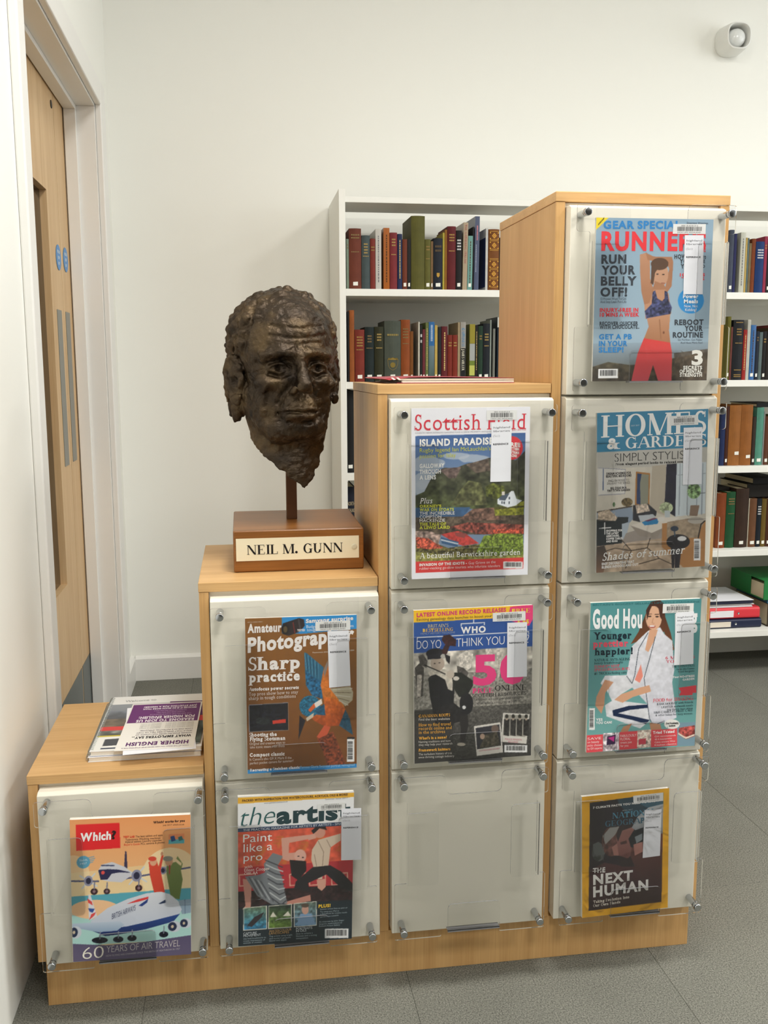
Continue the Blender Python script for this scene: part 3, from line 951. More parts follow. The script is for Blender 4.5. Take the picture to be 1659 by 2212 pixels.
class Art:
    """a printed sheet: a fine grid of ink colours; drawing coordinates are those of the sketch frame given by its four corners"""
    def __init__(s, corners, w, h, bg='ffffff', cell=0.00105):
        s.w, s.h = w, h
        s.nx, s.ny = int(round(w / cell)), int(round(h / cell))
        s.H = homography(corners, [(0, h), (w, h), (w, 0), (0, 0)])
        Hi = np.linalg.inv(s.H)
        n2x, n2y = s.nx * 2 + 2, s.ny * 2 + 2
        gx = (np.arange(n2x) - 0.5) / (n2x - 2) * w; gz = (np.arange(n2y) - 0.5) / (n2y - 2) * h
        GX, GZ = np.meshgrid(gx, gz)
        q = hmap(Hi, np.c_[GX.ravel(), GZ.ravel()])
        s.X, s.Y = q[:, 0].reshape(GX.shape), q[:, 1].reshape(GX.shape)
        s.img = np.zeros(GX.shape + (3,)); s.img[:] = s.col(bg)
        s.txt = []
    def col(s, c):
        return np.array([int(c[i:i + 2], 16) / 255 for i in (0, 2, 4)]) if isinstance(c, str) else np.array(c)
    def put(s, m, c, a=1.0, n=0.0, c2=None, ax='y', ns=9):
        if not m.any(): return
        col = s.col(c)[None] * np.ones((m.sum(), 1))
        if c2 is not None:
            v = (s.Y if ax == 'y' else s.X)[m]
            t = ((v - v.min()) / max(1e-6, v.max() - v.min()))[:, None]
            col = col * (1 - t) + s.col(c2) * t
        if n:
            f = lattice_noise(s.X[m], s.Y[m], np.zeros(m.sum()), ns, 4) + .6 * lattice_noise(s.X[m], s.Y[m], np.ones(m.sum()), ns * .45, 6)
            col = np.clip(col * (1 + n * f[:, None]), 0, 1)
        s.img[m] = s.img[m] * (1 - a) + col * a
    def inside(s, pts):
        p = np.asarray(pts, float)
        m = np.zeros(s.X.shape, bool)
        bb = (s.X >= p[:, 0].min()) & (s.X <= p[:, 0].max()) & (s.Y >= p[:, 1].min()) & (s.Y <= p[:, 1].max())
        if not bb.any(): return m
        x, y = s.X[bb], s.Y[bb]; r = np.zeros(len(x), bool)
        for k in range(len(p)):
            (x0, y0), (x1, y1) = p[k - 1], p[k]
            if y0 == y1: continue
            r ^= ((y0 > y) != (y1 > y)) & (x < (x1 - x0) * (y - y0) / (y1 - y0) + x0)
        m[bb] = r
        return m
    def poly(s, pts, c, **k): s.put(s.inside(pts), c, **k); return s
    def rect(s, x0, y0, x1, y1, c, **k): return s.poly([(x0, y0), (x1, y0), (x1, y1), (x0, y1)], c, **k)
    def ell(s, cx, cy, rx, ry, c, **k): s.put(((s.X - cx) / rx) ** 2 + ((s.Y - cy) / ry) ** 2 <= 1, c, **k); return s
    def line(s, pts, wd, c, **k):
        for (x0, y0), (x1, y1) in zip(pts[:-1], pts[1:]):
            dx, dy = x1 - x0, y1 - y0; L2 = dx * dx + dy * dy + 1e-9
            t = np.clip(((s.X - x0) * dx + (s.Y - y0) * dy) / L2, 0, 1)
            s.put((s.X - x0 - t * dx) ** 2 + (s.Y - y0 - t * dy) ** 2 <= (wd / 2) ** 2, c, **k)
        return s
    def all(s, c, **k): s.put(np.ones(s.X.shape, bool), c, **k); return s
    def bars(s, x0, y0, x1, y1, vert=False, seed=1, bg='e6e6e6'):
        s.rect(x0, y0, x1, y1, bg)
        s.txt.append(('|', (x0, y0, x1, y1), vert, seed, '1c1c1c'))
        return s
    def t(s, body, x0, y0, x1, y1, cap, c, st='b'):
        s.txt.append((body, (x0, y0), (x1, y1), cap, c, st)); return s
    def grid_mesh(s, name):
        I = s.img
        nx, ny = s.nx, s.ny
        c = (I[0:-1:2, 0:-1:2] + I[1::2, 0:-1:2] + I[0:-1:2, 1::2] + I[1::2, 1::2]) / 4
        gx = np.linspace(0, s.w, nx + 1); gz = np.linspace(0, s.h, ny + 1)
        GX, GZ = np.meshgrid(gx, gz)
        V = np.stack([GX.ravel(), np.zeros(GX.size), GZ.ravel()], 1)
        i = np.arange(ny)[:, None] * (nx + 1) + np.arange(nx)[None]
        F = np.stack([i, i + 1, i + nx + 2, i + nx + 1], -1).reshape(-1, 4)
        me = bpy.data.meshes.new(name)
        me.vertices.add(len(V)); me.vertices.foreach_set('co', V.astype(np.float32).ravel())
        me.loops.add(F.size); me.loops.foreach_set('vertex_index', F.astype(np.int32).ravel())
        me.polygons.add(len(F)); me.polygons.foreach_set('loop_start', np.arange(0, F.size, 4, dtype=np.int32))
        me.update(calc_edges=True)
        at = me.color_attributes.new('ink', 'FLOAT_COLOR', 'POINT')
        rgba = np.ones((len(V), 4), np.float32); rgba[:, :3] = lin(c.reshape(-1, 3))
        at.data.foreach_set('color', rgba.ravel())
        return me
    def text_mesh(s, name, y=-0.0003):
        V, F, C = [], [], []
        for k, it in enumerate(s.txt):
            col = s.col(it[4])
            if it[0] == '|':
                x0, y0, x1, y1 = it[1]; r = random.Random(it[3] + k)
                px, py = (x1 - x0) * .08, (y1 - y0) * .10
                a, b = (y0 + py, y1 - py) if it[2] else (x0 + px, x1 - px)
                q = a
                while q < b:
                    wd = (b - a) / 40 * r.choice((.5, .5, 1, 1.4)); 
                    e = min(b, q + wd)
                    box = [(x0 + px, q), (x1 - px * 3, q), (x1 - px * 3, e), (x0 + px, e)] if it[2] else [(q, y0 + py), (e, y0 + py), (e, y1 - py * 2.6), (q, y1 - py * 2.6)]
                    P = hmap(s.H, box); o = len(V)
                    V += [(p[0], y, p[1]) for p in P]; F.append((o, o + 1, o + 2, o + 3)); C += [col] * 4
                    q = e + (b - a) / 40 * r.choice((.5, .6, 1.0))
                continue
            body, p0, p1, cap, _, st = it
            v, tr, W = typeset(body, st)
            if not len(v): continue
            B0, B1, U = hmap(s.H, [p0, p1, (p0[0], p0[1] - cap)])
            P = B0 + (v[:, :1] / W) * (B1 - B0) + v[:, 1:2] * (U - B0)
            o = len(V)
            yy = y - 0.00002 * (k % 5)
            V += [(p[0], yy - 8e-6 * l_, p[1]) for p, l_ in zip(P, v[:, 2])]
            F += [tuple(i + o for i in t_) for t_ in tr]
            C += [col] * len(P)
        return ink_mesh(name, V, F, C) if V else None

PRINT = print_material('printed_paper', 0.32, 0.4)
PRINT_M = print_material('matt_print', 0.6, 0.2)
PAGES = plain('page_edges', 'e6e2d8', 0.8, vary=0.06, vscale=300)
WHITE_PAPER = plain('white_paper', 'e9eaf0', 0.6, spec=0.2)
STICKER = plain('white_sticker', 'e4e4e2', 0.4)
SLEEVE = clear_plastic('clear_sleeve', (0.975, 0.975, 0.98), 0.10, 1.22, haze=0.022, wrinkle=0.35, wscale=16)

def flat_text(name, lines, parent, mat, axis='xz', loc=(0, 0, 0), loc_y=0.0):
    """lettering as a thin mesh; lines: (body, x0, x1, z, cap, colour, style) in a vertical plane facing -y"""
    V, F, C = [], [], []
    for body, x0, x1, z, cap, c, st in lines:
        v, tr, W = typeset(body, st)
        o = len(V)
        V += [(x0 + p[0] / W * (x1 - x0), loc_y - 8e-6 * p[2], z + p[1] * cap) for p in v]
        F += [tuple(i + o for i in t_) for t_ in tr]
        C += [[int(c[i:i + 2], 16) / 255 for i in (0, 2, 4)]] * len(v)
    me = ink_mesh(name, V, F, C); me.materials.append(mat)
    return link(name, me, parent, loc, kind='stuff')

# name card lettering on the bust block, door sign lettering
flat_text('lettering', [('NEIL M. GUNN', -0.0915, 0.0880, 0.0335, 0.0180, '1d1a1c', 's')], plq, PRINT_M, loc_y=-0.1399)
for t_, y_, z_, hw, par in SIGN_TEXT:
    v, tr, W = typeset(t_, 'b')
    me = ink_mesh('lettering', [(dx1 + 0.0023, y_ - hw + p[0] / W * 2 * hw, z_ - 0.004 + p[1] * 0.009) for p in v], tr, [[.85, .9, .92]] * len(v))
    me.materials.append(PRINT_M)
    link('lettering', me, par, kind='stuff')

# ================================================================== MAGAZINES IN THE POCKETS
def lines(a, rows, c, st):
    for body, x0, y0, x1, y1, cap in rows: a.t(body, x0, y0, x1, y1, cap, c, st)

def magazine(label, corners, w, h, cx, cz, rot, thick, draw, sticker=None, slip=None, sleeve=(.012, .012, .004, .018), group='magazines in the clear pockets'):
    a = math.radians(rot)
    blx = cx - (math.cos(a) * w / 2 - math.sin(a) * h / 2)
    blz = cz - (math.sin(a) * w / 2 + math.cos(a) * h / 2)
    yf = -(0.0549 + thick)
    # let the lower edge rest on the bottom tongue of its pocket
    hx, hz = min(PANEL.values(), key=lambda q: abs(q[0] + .148 - cx) * 3 + abs(q[1] + .165 - cz))
    xs_ = (hx + .1005, hx + .2010)
    low = max(hz + .0243 - (blz + (xx_ - blx) * math.tan(a)) for xx_ in xs_)
    blz += low
    e = empty('magazine', (blx, yf, blz), label, 'magazine', group, (0, -a, 0))
    A = Art(corners, w, h)
    draw(A)
    me = A.grid_mesh('cover'); me.materials.append(PRINT)
    link('cover', me, e)
    tm = A.text_mesh('cover_lettering')
    if tm:
        tm.materials.append(PRINT); link('cover_lettering', tm, e, kind='stuff')
    b = MB().box(0.0008, w - 0.001, 0.0003, thick - 0.0003, 0.0006, h - 0.0012)
    b.build('pages', PAGES, e)
    MB().box(0, w, thick - 0.0003, thick, 0, h).box(-0.0002, 0.0006, 0.0001, thick, 0, h).build('back_cover', PAGES, e)
    def quad(q, y0, y1):
        P = hmap(A.H, q)
        return P, MB().prism([tuple(p) for p in P], y0, y1, 'xz')
    if sticker:
        P, b = quad(sticker, -0.0005, -0.0008)
        st = b.build('barcode_sticker', STICKER, e)
        S = Art([(0, 0), (100, 0), (100, 36), (0, 36)], 1, 1, cell=.5)
        u, v = P[1] - P[0], P[3] - P[0]
        V, F, C = [], [], []
        r = random.Random(int(cx * 1000 + cz * 77))
        x = 0.13
        while x < 0.87:
            wd = r.choice((.006, .006, .012, .018)); o = len(V)
            for fx, fy in ((x, .28), (x + wd, .28), (x + wd, .72), (x, .72)):
                p = P[0] + u * fx + v * fy; V.append((p[0], -0.0009, p[1])); C.append((.13, .13, .14))
            F.append((o, o + 1, o + 2, o + 3)); x += wd + r.choice((.007, .007, .013))
        for body, f0, f1, fy, cp in (('3800 18 0018123 0', .24, .76, .24, .13), ('HIGH LIFE HIGHLAND', .14, .86, .92, .13)):
            g, tr, W = typeset(body, 'r'); o = len(V)
            for q in g:
                p = P[0] + u * (f0 + q[0] / W * (f1 - f0)) + v * (fy - q[1] * cp); V.append((p[0], -0.0009, p[1])); C.append((.2, .2, .22))
            F += [tuple(k + o for k in t_) for t_ in tr]
        me = ink_mesh('barcode', V, F, C); me.materials.append(PRINT_M); link('barcode', me, st, kind='stuff')
    if slip:
        P, b = quad(slip, -0.0010, -0.0012)
        sl = b.build('paper_slip', WHITE_PAPER, e)
        u, v = P[1] - P[0], P[3] - P[0]
        V, F, C = [], [], []
        for body, f0, f1, fy, cp, st_, c in (('highland', .10, .92, .105, .030, 'r', .25), ('libraries', .10, .92, .165, .030, 'r', .25), ('(Sci)', .08, .42, .245, .032, 'l', .55), ('REFERENCE', .10, .86, .385, .030, 'b', .15)):
            g, tr, W = typeset(body, st_); o = len(V)
            for q in g:
                p = P[0] + u * (f0 + q[0] / W * (f1 - f0)) + v * (fy - q[1] * cp); V.append((p[0], -0.0013, p[1])); C.append((c, c, c + .03))
            F += [tuple(k + o for k in t_) for t_ in tr]
        me = ink_mesh('slip_print', V, F, C); me.materials.append(PRINT_M); link('slip_print', me, sl, kind='stuff')
    if sleeve:
        l, r_, bt, tp = sleeve
        bt = 0.0          # the sleeve stands on the bottom tongue
        nx, ny = 14, 18
        V = []
        for j in range(ny + 1):
            for i in range(nx + 1):
                x, z = -l + (w + l + r_) * i / nx, -bt + (h + bt + tp) * j / ny
                V.append((x, -0.0019 - 0.0006 * math.sin(x * 61 + cz * 40) * math.sin(z * 47 + cx * 30), z))
        F = [(j * (nx + 1) + i, j * (nx + 1) + i + 1, (j + 1) * (nx + 1) + i + 1, (j + 1) * (nx + 1) + i) for j in range(ny) for i in range(nx)]
        b = MB().add(V, F)
        o = b.build('plastic_sleeve', SLEEVE, e, smooth=True)
    return e

# ---- runner on blue
def d_run(a):
    a.all('8ea9bd', c2='a3b8c6')
    a.rect(300, 1180, 1300, 1500, '93a6b4', c2='5d5c56')
    a.poly([(340, 1360), (470, 1320), (640, 1345), (760, 1330), (1000, 1290), (1230, 1250), (1230, 1500), (340, 1500)], '5b5644', n=.3, ns=30, c2='3c352b')
    a.poly([(960, 1260), (1230, 1230), (1230, 1480), (980, 1480)], '574a3c', n=.25, ns=25, a=.8)
    a.poly([(360, 225), (466, 230), (362, 332)], 'f0d62a')
    sk, sk2 = 'bd8c6c', 'a87656'
    a.poly([(697, 520), (745, 505), (772, 545), (776, 700), (805, 790), (775, 890), (735, 895), (712, 800), (700, 650)], sk, c2=sk2)
    a.poly([(740, 505), (800, 535), (938, 540), (948, 580), (938, 760), (905, 805), (886, 790), (918, 630), (895, 582), (800, 570), (755, 560)], sk2)
    a.ell(850, 672, 62, 92, 'c39577')
    a.ell(846, 592, 66, 46, '5b4130'); a.poly([(784, 590), (806, 560), (850, 600), (812, 660), (800, 750), (780, 735)], '5b4130')
    a.poly([(812, 720), (880, 745), (905, 800), (850, 830), (790, 800)], sk2)
    a.poly([(735, 895), (772, 885), (802, 785), (890, 785), (915, 815), (938, 965), (745, 1002)], sk)
    a.poly([(796, 800), (815, 790), (832, 850), (868, 872), (886, 850), (884, 792), (906, 802), (918, 870), (942, 920), (930, 972), (752, 1002), (738, 945), (790, 892)], '3c4062', n=.5, ns=14)
    a.poly([(755, 998), (930, 968), (922, 1090), (934, 1190), (735, 1150), (770, 1060)], 'c0906f', c2='a87452')
    a.line([(850, 1010), (862, 1150)], 8, '9a6a4a'); a.ell(882, 1106, 7, 10, '7a4c34')
    a.poly([(735, 1146), (932, 1182), (946, 1255), (945, 1466), (845, 1466), (806, 1345), (770, 1466), (645, 1466), (690, 1260)], 'd9433f', c2='c9525a')
    for q in ((830, 668), (874, 672)): a.ell(q[0], q[1], 10, 5, '3a2a22')
    a.line([(862, 735), (886, 738)], 6, '8a4a40')
    a.ell(1083, 870, 97, 97, '2f8ecf')
    B, D, R, W = '2c82c4', '394049', 'e23c44', 'e6e8ea'
    a.t('GEAR SPECIAL', 420, 322, 1000, 330, 62, B).t("RUNNER'S", 406, 488, 1190, 500, 148, 'e8353d').t('WORLD', 1158, 505, 1190, 508, 30, R)
    lines(a, [('RUN', 408, 586, 595, 586, 70), ('YOUR', 410, 669, 663, 669, 70), ('BELLY', 407, 750, 675, 752, 70), ('OFF!', 405, 833, 605, 834, 70)], D, 'b')
    lines(a, [('12 Proven Ways To Get', 405, 857, 600, 858, 18), ('And Stay Lean For Life', 405, 880, 600, 881, 18)], '4a545e', 'r')
    lines(a, [('INJURY-FREE IN', 403, 948, 690, 950, 31), ('10 MINS A WEEK', 403, 983, 697, 985, 31)], R, 'b')
    lines(a, [('RECOVER QUICKER', 403, 1047, 690, 1048, 28), ('WITH CHOCOLATE..', 403, 1074, 700, 1075, 28)], '3c4650', 'b')
    lines(a, [('GET A PB', 400, 1152, 645, 1153, 40), ('IN YOUR', 400, 1203, 612, 1203, 40), ('SLEEP!', 400, 1250, 585, 1250, 40)], B, 'b')
    lines(a, [('HOW', 955, 555, 1045, 556, 34), ('YOU', 995, 590, 1080, 591, 34), ('YOU', 1003, 628, 1085, 628, 34), ('TO', 1170, 560, 1192, 560, 26), ('E', 1168, 590, 1185, 590, 26), ('D', 1168, 625, 1185, 626, 24)], D, 'b')
    lines(a, [('10 MEALS', 998, 688, 1185, 690, 24), ('TIPS', 1010, 718, 1182, 720, 24)], R, 'b')
    lines(a, [('Power', 1023, 852, 1138, 853, 30), ('Meals', 1030, 890, 1135, 891, 30)], W, 'b')
    lines(a, [('Now, Not', 1033, 920, 1133, 921, 20), ('Kidding!', 1040, 948, 1125, 949, 20)], W, 'r')
    lines(a, [('REBOOT', 962, 1052, 1178, 1053, 42), ('YOUR', 1037, 1098, 1172, 1099, 42), ('ROUTINE', 950, 1146, 1175, 1148, 42)], D, 'b')
    lines(a, [('Go Further, Get Faster', 988, 1168, 1172, 1170, 14), ('And Have More Fun!', 1008, 1190, 1172, 1192, 14)], '4a545e', 'r')
    lines(a, [('3', 1092, 1352, 1175, 1352, 112), ('SECRETS', 1030, 1382, 1170, 1383, 27), ('OF MENTAL', 1003, 1410, 1170, 1411, 27), ('STRENGTH', 1005, 1437, 1170, 1438, 27)], 'e4e2da', 'b')
    a.t('Smartest Watches', 1045, 292, 1205, 297, 16, '2a343e', 'r').t('SUBSCRIBE', 380, 296, 425, 246, 14, '3a3018', 'b')
    a.bars(400, 1372, 545, 1440, seed=3)
magazine('magazine with a runner in red leggings on pale blue, topmost pocket', [(366, 235), (1247, 262), (1205, 1465), (355, 1462)], .2159, .2808, 1.1208, 1.2898, 0.2, .005, d_run,
         [(943, 292), (1188, 296), (1186, 372), (940, 366)], [(1030, 378), (1172, 380), (1168, 824), (1024, 822)], (.002, .018, .004, .032))

# ---- living room
def d_hom(a):
    a.all('c9c2b4', n=.03, ns=60)
    a.poly([(360, 150), (1215, 130), (1205, 430), (370, 464)], '3d85a8')
    a.poly([(375, 464), (1205, 430), (1200, 560), (380, 590)], 'bdbab2')
    a.poly([(385, 575), (592, 590), (588, 775), (388, 788)], 'd6d3cc'); a.line([(388, 580), (590, 594), (588, 775), (390, 785)], 6, '9a9aa4')
    a.line([(425, 590), (425, 745)], 7, '4a6088')
    a.poly([(790, 570), (895, 560), (885, 940), (775, 900)], 'b5aa98')
    a.poly([(668, 610), (776, 624), (771, 872), (664, 862)], 'a8743a'); a.poly([(679, 624), (766, 635), (762, 862), (676, 852)], '8b8b7a'); a.poly([(679, 624), (712, 628), (700, 700), (706, 856), (676, 852)], '2d4066')
    a.poly([(898, 558), (974, 552), (966, 950), (884, 900)], '201e2e', n=.2, ns=20)
    a.poly([(974, 552), (1195, 545), (1190, 930), (966, 950)], 'c6d0d4')
    for x in (1000, 1060, 1130, 1170): a.line([(x, 555), (x - 6, 935)], 7, '8e96a0')
    a.line([(985, 640), (1190, 628)], 6, '9aa0a8'); a.line([(1090, 780), (1188, 775)], 5, '6a7078')
    a.ell(1105, 760, 52, 58, '7f9c6c', n=.5, ns=16); a.poly([(1080, 868), (1148, 866), (1132, 948), (1072, 945)], '8b7565')
    a.poly([(380, 910), (640, 868), (655, 960), (610, 1010), (560, 1010), (380, 960)], '8795a6')
    a.line([(385, 910), (640, 870)], 10, '4a4038'); a.ell(445, 862, 26, 26, 'c4beb0'); a.ell(605, 838, 42, 32, '6a5a3c', n=.4, ns=12); a.ell(508, 855, 10, 18, '4a6a40')
    a.poly([(380, 965), (545, 948), (616, 950), (616, 985), (572, 1002), (572, 1160), (380, 1170)], '1d2427')
    a.poly([(388, 912), (470, 892), (536, 952), (520, 978), (388, 965)], 'b9a793', n=.25, ns=14)
    a.poly([(568, 1000), (626, 990), (600, 1100), (572, 1120)], 'a9b4be')
    a.poly([(650, 862), (760, 850), (828, 910), (822, 945), (700, 988), (650, 975)], '2b2b31'); a.poly([(668, 862), (755, 850), (778, 906), (680, 924)], 'c6b5a4', n=.25, ns=10); a.poly([(690, 940), (800, 930), (820, 950), (705, 985)], 'b4bac0')
    a.poly([(600, 1070), (700, 1040), (870, 1040), (870, 1170), (560, 1160)], '9b9188')
    a.poly([(632, 1012), (860, 948), (1004, 955), (872, 1040), (792, 1082)], 'd7cfc3'); a.poly([(632, 1012), (792, 1070), (870, 1036), (832, 1112), (700, 1092)], '968b80')
    a.poly([(715, 990), (800, 960), (848, 968), (835, 1003), (740, 1014)], '2a7db0'); a.poly([(735, 980), (812, 956), (835, 964), (760, 985)], '6a3a5a')
    a.ell(898, 884, 50, 42, 'a9b48e', n=.35, ns=14); a.poly([(885, 905), (930, 905), (925, 955), (890, 955)], 'b5bec0'); a.ell(860, 970, 26, 18, 'd8d4cc')
    a.poly([(380, 1165), (870, 1110), (1050, 1330), (1040, 1345), (380, 1375)], 'b6a089', n=.15, ns=50)
    for q in ([(560, 1110), (640, 1200), (600, 1330)], [(640, 1200), (760, 1180), (850, 1260)], [(390, 1220), (520, 1180), (640, 1200)], [(760, 1180), (780, 1110)], [(850, 1260), (1000, 1330)], [(700, 1300), (850, 1260)], [(450, 1280), (600, 1260)]): a.line(q, 7, '4c3f36')
    a.poly([(380, 1170), (440, 1160), (470, 1240), (430, 1375), (380, 1375)], '3a312c', c2='7a5a44')
    a.poly([(868, 1000), (1195, 980), (1195, 1340), (1040, 1340), (868, 1175)], 'ac7a48')
    a.poly([(905, 990), (1100, 960), (1188, 985), (1160, 1040), (1140, 1110), (905, 1110)], '9c8a74', n=.12, ns=20)
    a.line([(1188, 985), (1160, 1010), (1140, 1110)], 10, '2c2420'); a.ell(1120, 980, 60, 26, 'aba49a')
    a.ell(990, 1138, 88, 56, '1d1a1f'); a.poly([(935, 1180), (1015, 1180), (1000, 1335), (945, 1335)], '252128'); a.ell(1018, 1115, 34, 18, 'd9d9d9'); a.line([(965, 1095), (960, 1040)], 10, '3a4a5a'); a.ell(962, 1040, 30, 20, '2e3848')
    a.line([(400, 1032), (486, 1027)], 6, 'ecebe8'); a.line([(440, 990), (442, 1076)], 6, 'ecebe8')
    W = 'f0efec'
    a.t('HOMES', 405, 354, 1190, 322, 166, W, 's').t('& GARDENS', 450, 442, 1192, 415, 84, W, 's')
    a.t('SIMPLY STYLISH', 508, 535, 1085, 514, 60, '4d4c4a', 'l').t('From elegant period looks to relaxed coastal', 515, 563, 1062, 545, 18, '2c2a28', 's')
    a.t('JULY 2017', 628, 270, 690, 268, 10, 'd8e4ea', 'r')
    lines(a, [('DREAM SCHEMES FOR', 448, 634, 633, 627, 18), ('BEAUTIFUL BEDROOMS', 445, 654, 635, 647, 18), ('BIG IDEAS IN A', 480, 742, 600, 737, 17), ('TINY TOWN GARDEN', 455, 761, 625, 754, 17)], '3a3634', 'b')
    lines(a, [('ENGLISH ROSES TO', 463, 686, 618, 680, 16), ('DELIGHT THE SENSES', 455, 706, 625, 700, 16)], '6a645e', 'r')
    lines(a, [('SHOPPING FOR', 452, 1059, 572, 1055, 16), ('THE LATEST', 452, 1079, 545, 1075, 16), ('ARMCHAIRS,', 452, 1098, 550, 1094, 16), ('COFFEE TABLES', 452, 1118, 575, 1114, 16), ('AND RUGS', 452, 1138, 537, 1134, 16)], W, 'b')
    a.t('Shades of summer', 425, 1273, 1042, 1224, 58, W, 'ti')
    lines(a, [('EASY DECORATING THAT', 422, 1306, 662, 1290, 19), ('BLENDS INDOORS AND OUT', 422, 1331, 692, 1311, 19)], W, 'b')
    a.bars(1108, 1117, 1158, 1278, True, 5)
magazine('interiors magazine with teal masthead and a living room photograph', [(373, 168), (1208, 143), (1190, 1322), (382, 1362)], .2110, .2916, 1.1333, .9524, 1.5, .0055, d_hom,
         [(920, 196), (1130, 188), (1132, 262), (922, 268)], [(1022, 284), (1163, 280), (1160, 708), (1018, 714)], (.018, .012, .004, .022))

# ---- woman in white suit
def d_goo(a):
    a.all('528f92', c2='74a8a6')
    a.poly([(780, 186), (850, 172), (884, 205), (890, 300), (930, 420), (957, 545), (930, 562), (880, 410), (850, 430), (760, 405), (705, 478), (630, 505), (690, 410), (738, 290)], '4a2f28', c2='7a4c30')
    sk = 'd6a486'
    a.poly([(760, 405), (850, 378), (882, 430), (942, 480), (956, 700), (940, 790), (972, 1055), (925, 1075), (800, 1115), (768, 1060), (757, 955), (640, 830), (600, 740), (640, 520)], 'dcdce4', n=.05, ns=30, c2='cfcfda')
    a.poly([(772, 395), (834, 395), (812, 470), (762, 565), (738, 548)], sk)
    a.ell(803, 308, 60, 90, 'dbac8e'); a.poly([(745, 250), (770, 205), (800, 195), (775, 250), (752, 330)], '4a2f28'); a.poly([(805, 195), (850, 220), (870, 330), (850, 300), (840, 240)], '4a2f28')
    for q in ((773, 296), (828, 298)): a.ell(q[0], q[1], 13, 6, '3c2a24'); a.line([(q[0] - 16, q[1] - 16), (q[0] + 14, q[1] - 18)], 5, '4a3028')
    a.ell(790, 372, 26, 11, 'a84a48'); a.ell(790, 369, 21, 6, 'f2eeea'); a.line([(800, 310), (790, 345), (806, 350)], 4, 'b8866a')
    a.poly([(690, 700), (706, 655), (722, 745), (692, 806), (660, 772)], 'e58c7c')
    a.poly([(405, 800), (438, 742), (600, 738), (705, 800), (640, 832), (560, 880), (515, 925), (760, 955), (772, 1080), (700, 1135), (560, 1085), (450, 1045), (438, 962), (490, 930), (450, 850)], 'd7d7dd', n=.05, ns=30)
    a.poly([(493, 1000), (612, 968), (755, 956), (757, 982), (620, 998), (535, 1022), (655, 1045), (774, 1072), (742, 1102), (640, 1072), (500, 1042)], '1e2c4c')
    for q in ([(760, 420), (690, 540), (660, 740), (640, 800), (600, 745)], [(815, 450), (770, 620), (730, 760), (770, 1060), (800, 1112), (880, 1080)]): a.line(q, 5, '3a4452')
    a.poly([(438, 772), (502, 790), (440, 870), (432, 960), (412, 1026), (366, 965), (374, 900), (408, 830)], 'c99677')
    a.poly([(508, 922), (560, 880), (700, 830), (770, 812), (782, 860), (650, 900), (570, 944)], 'd2a081')
    a.poly([(575, 1122), (642, 1095), (602, 1172), (548, 1172)], 'b88668'); a.poly([(770, 1092), (850, 1102), (862, 1148), (780, 1148)], 'b88668')
    a.poly([(985, 832), (1120, 812), (1120, 868), (1092, 870), (1092, 886), (990, 890), (1006, 860)], 'd9434f')
    R = 'de4f58'
    a.poly([(290, 1188), (425, 1180), (423, 1306), (290, 1320)], R); a.poly([(427, 1172), (543, 1163), (541, 1295), (425, 1306)], 'c9bcc4', n=.4, ns=18); a.poly([(455, 1195), (520, 1180), (515, 1250), (450, 1260)], '3a2a48'); a.poly([(460, 1205), (510, 1192), (505, 1235)], 'c03a88')
    a.poly([(545, 1163), (680, 1153), (678, 1284), (543, 1296)], R); a.poly([(680, 1150), (782, 1142), (780, 1272), (678, 1284)], 'd8c4b8', n=.35, ns=15); a.poly([(690, 1215), (745, 1208), (742, 1250), (688, 1256)], 'c84858')
    a.poly([(782, 1146), (977, 1134), (975, 1260), (780, 1276)], R); a.poly([(978, 1092), (1112, 1085), (1108, 1262), (976, 1264)], '7a98a8'); a.poly([(990, 1130), (1108, 1110), (1108, 1190), (1040, 1215), (985, 1180)], 'a8504c', n=.4, ns=12); a.poly([(985, 1165), (1040, 1200), (1106, 1175), (1106, 1186), (1040, 1212), (985, 1178)], 'e8dccc')
    a.ell(937, 1103, 58, 36, 'e8e6e2')
    W, D = 'e9e9ea', '1d2c38'
    a.t("BRITAIN'S BIGGEST SELLING LIFESTYLE MAGAZINE", 345, 217, 1150, 190, 14, '2f6c72', 'r')
    a.t('Good Hou', 345, 392, 715, 385, 150, W).t('ping', 962, 379, 1130, 375, 150, W)
    a.t('Younger', 350, 472, 636, 464, 56, D, 's').t('prettier', 345, 530, 610, 522, 52, 'dd5468', 's').t('happier!', 358, 590, 645, 580, 52, D, 's')
    lines(a, [('NATURAL ANTI-AGEING', 357, 636, 625, 625, 19), ('#1 TRICK to finding calm', 357, 735, 600, 724, 17)], D, 't')
    a.t('beauty breakthroughs', 357, 656, 572, 648, 17, D, 'ri')
    lines(a, [("SUMMER'S MOST", 357, 684, 547, 676, 19), ('STYLISH FASHION BUYS', 357, 710, 622, 697, 19)], 'd8455c', 's')
    lines(a, [('6 MONTHS', 890, 618, 1108, 610, 21), ('YOUNGER', 892, 646, 1105, 638, 21)], 'd8455c', 't')
    lines(a, [('THE GH INSTITUTE', 938, 682, 1110, 672, 16), ('rates the Easter', 972, 699, 1108, 692, 14), ('food bargains', 985, 718, 1106, 710, 14)], D, 't')
    lines(a, [('Your NO-STRESS', 943, 760, 1107, 750, 16), ('GARDEN', 1018, 779, 1105, 771, 16), ('YES', 370, 1080, 420, 1078, 19), ('YOU CAN!', 370, 1103, 490, 1098, 19)], W, 'b')
    a.t('FOOD for SHARING', 797, 939, 1097, 921, 25, 'e04a5c', 't')
    lines(a, [('BANK HOLIDAY with friends', 825, 962, 1095, 944, 15), ('LIGHTER midweek meals', 858, 984, 1093, 968, 15), ("big taste less time", 900, 1000, 1092, 988, 13), ("H&H CAMILLA'S FRUIT CAKE", 803, 1024, 1092, 1006, 16), ('& other bakes for busy women', 815, 1044, 1090, 1028, 14)], D, 't')
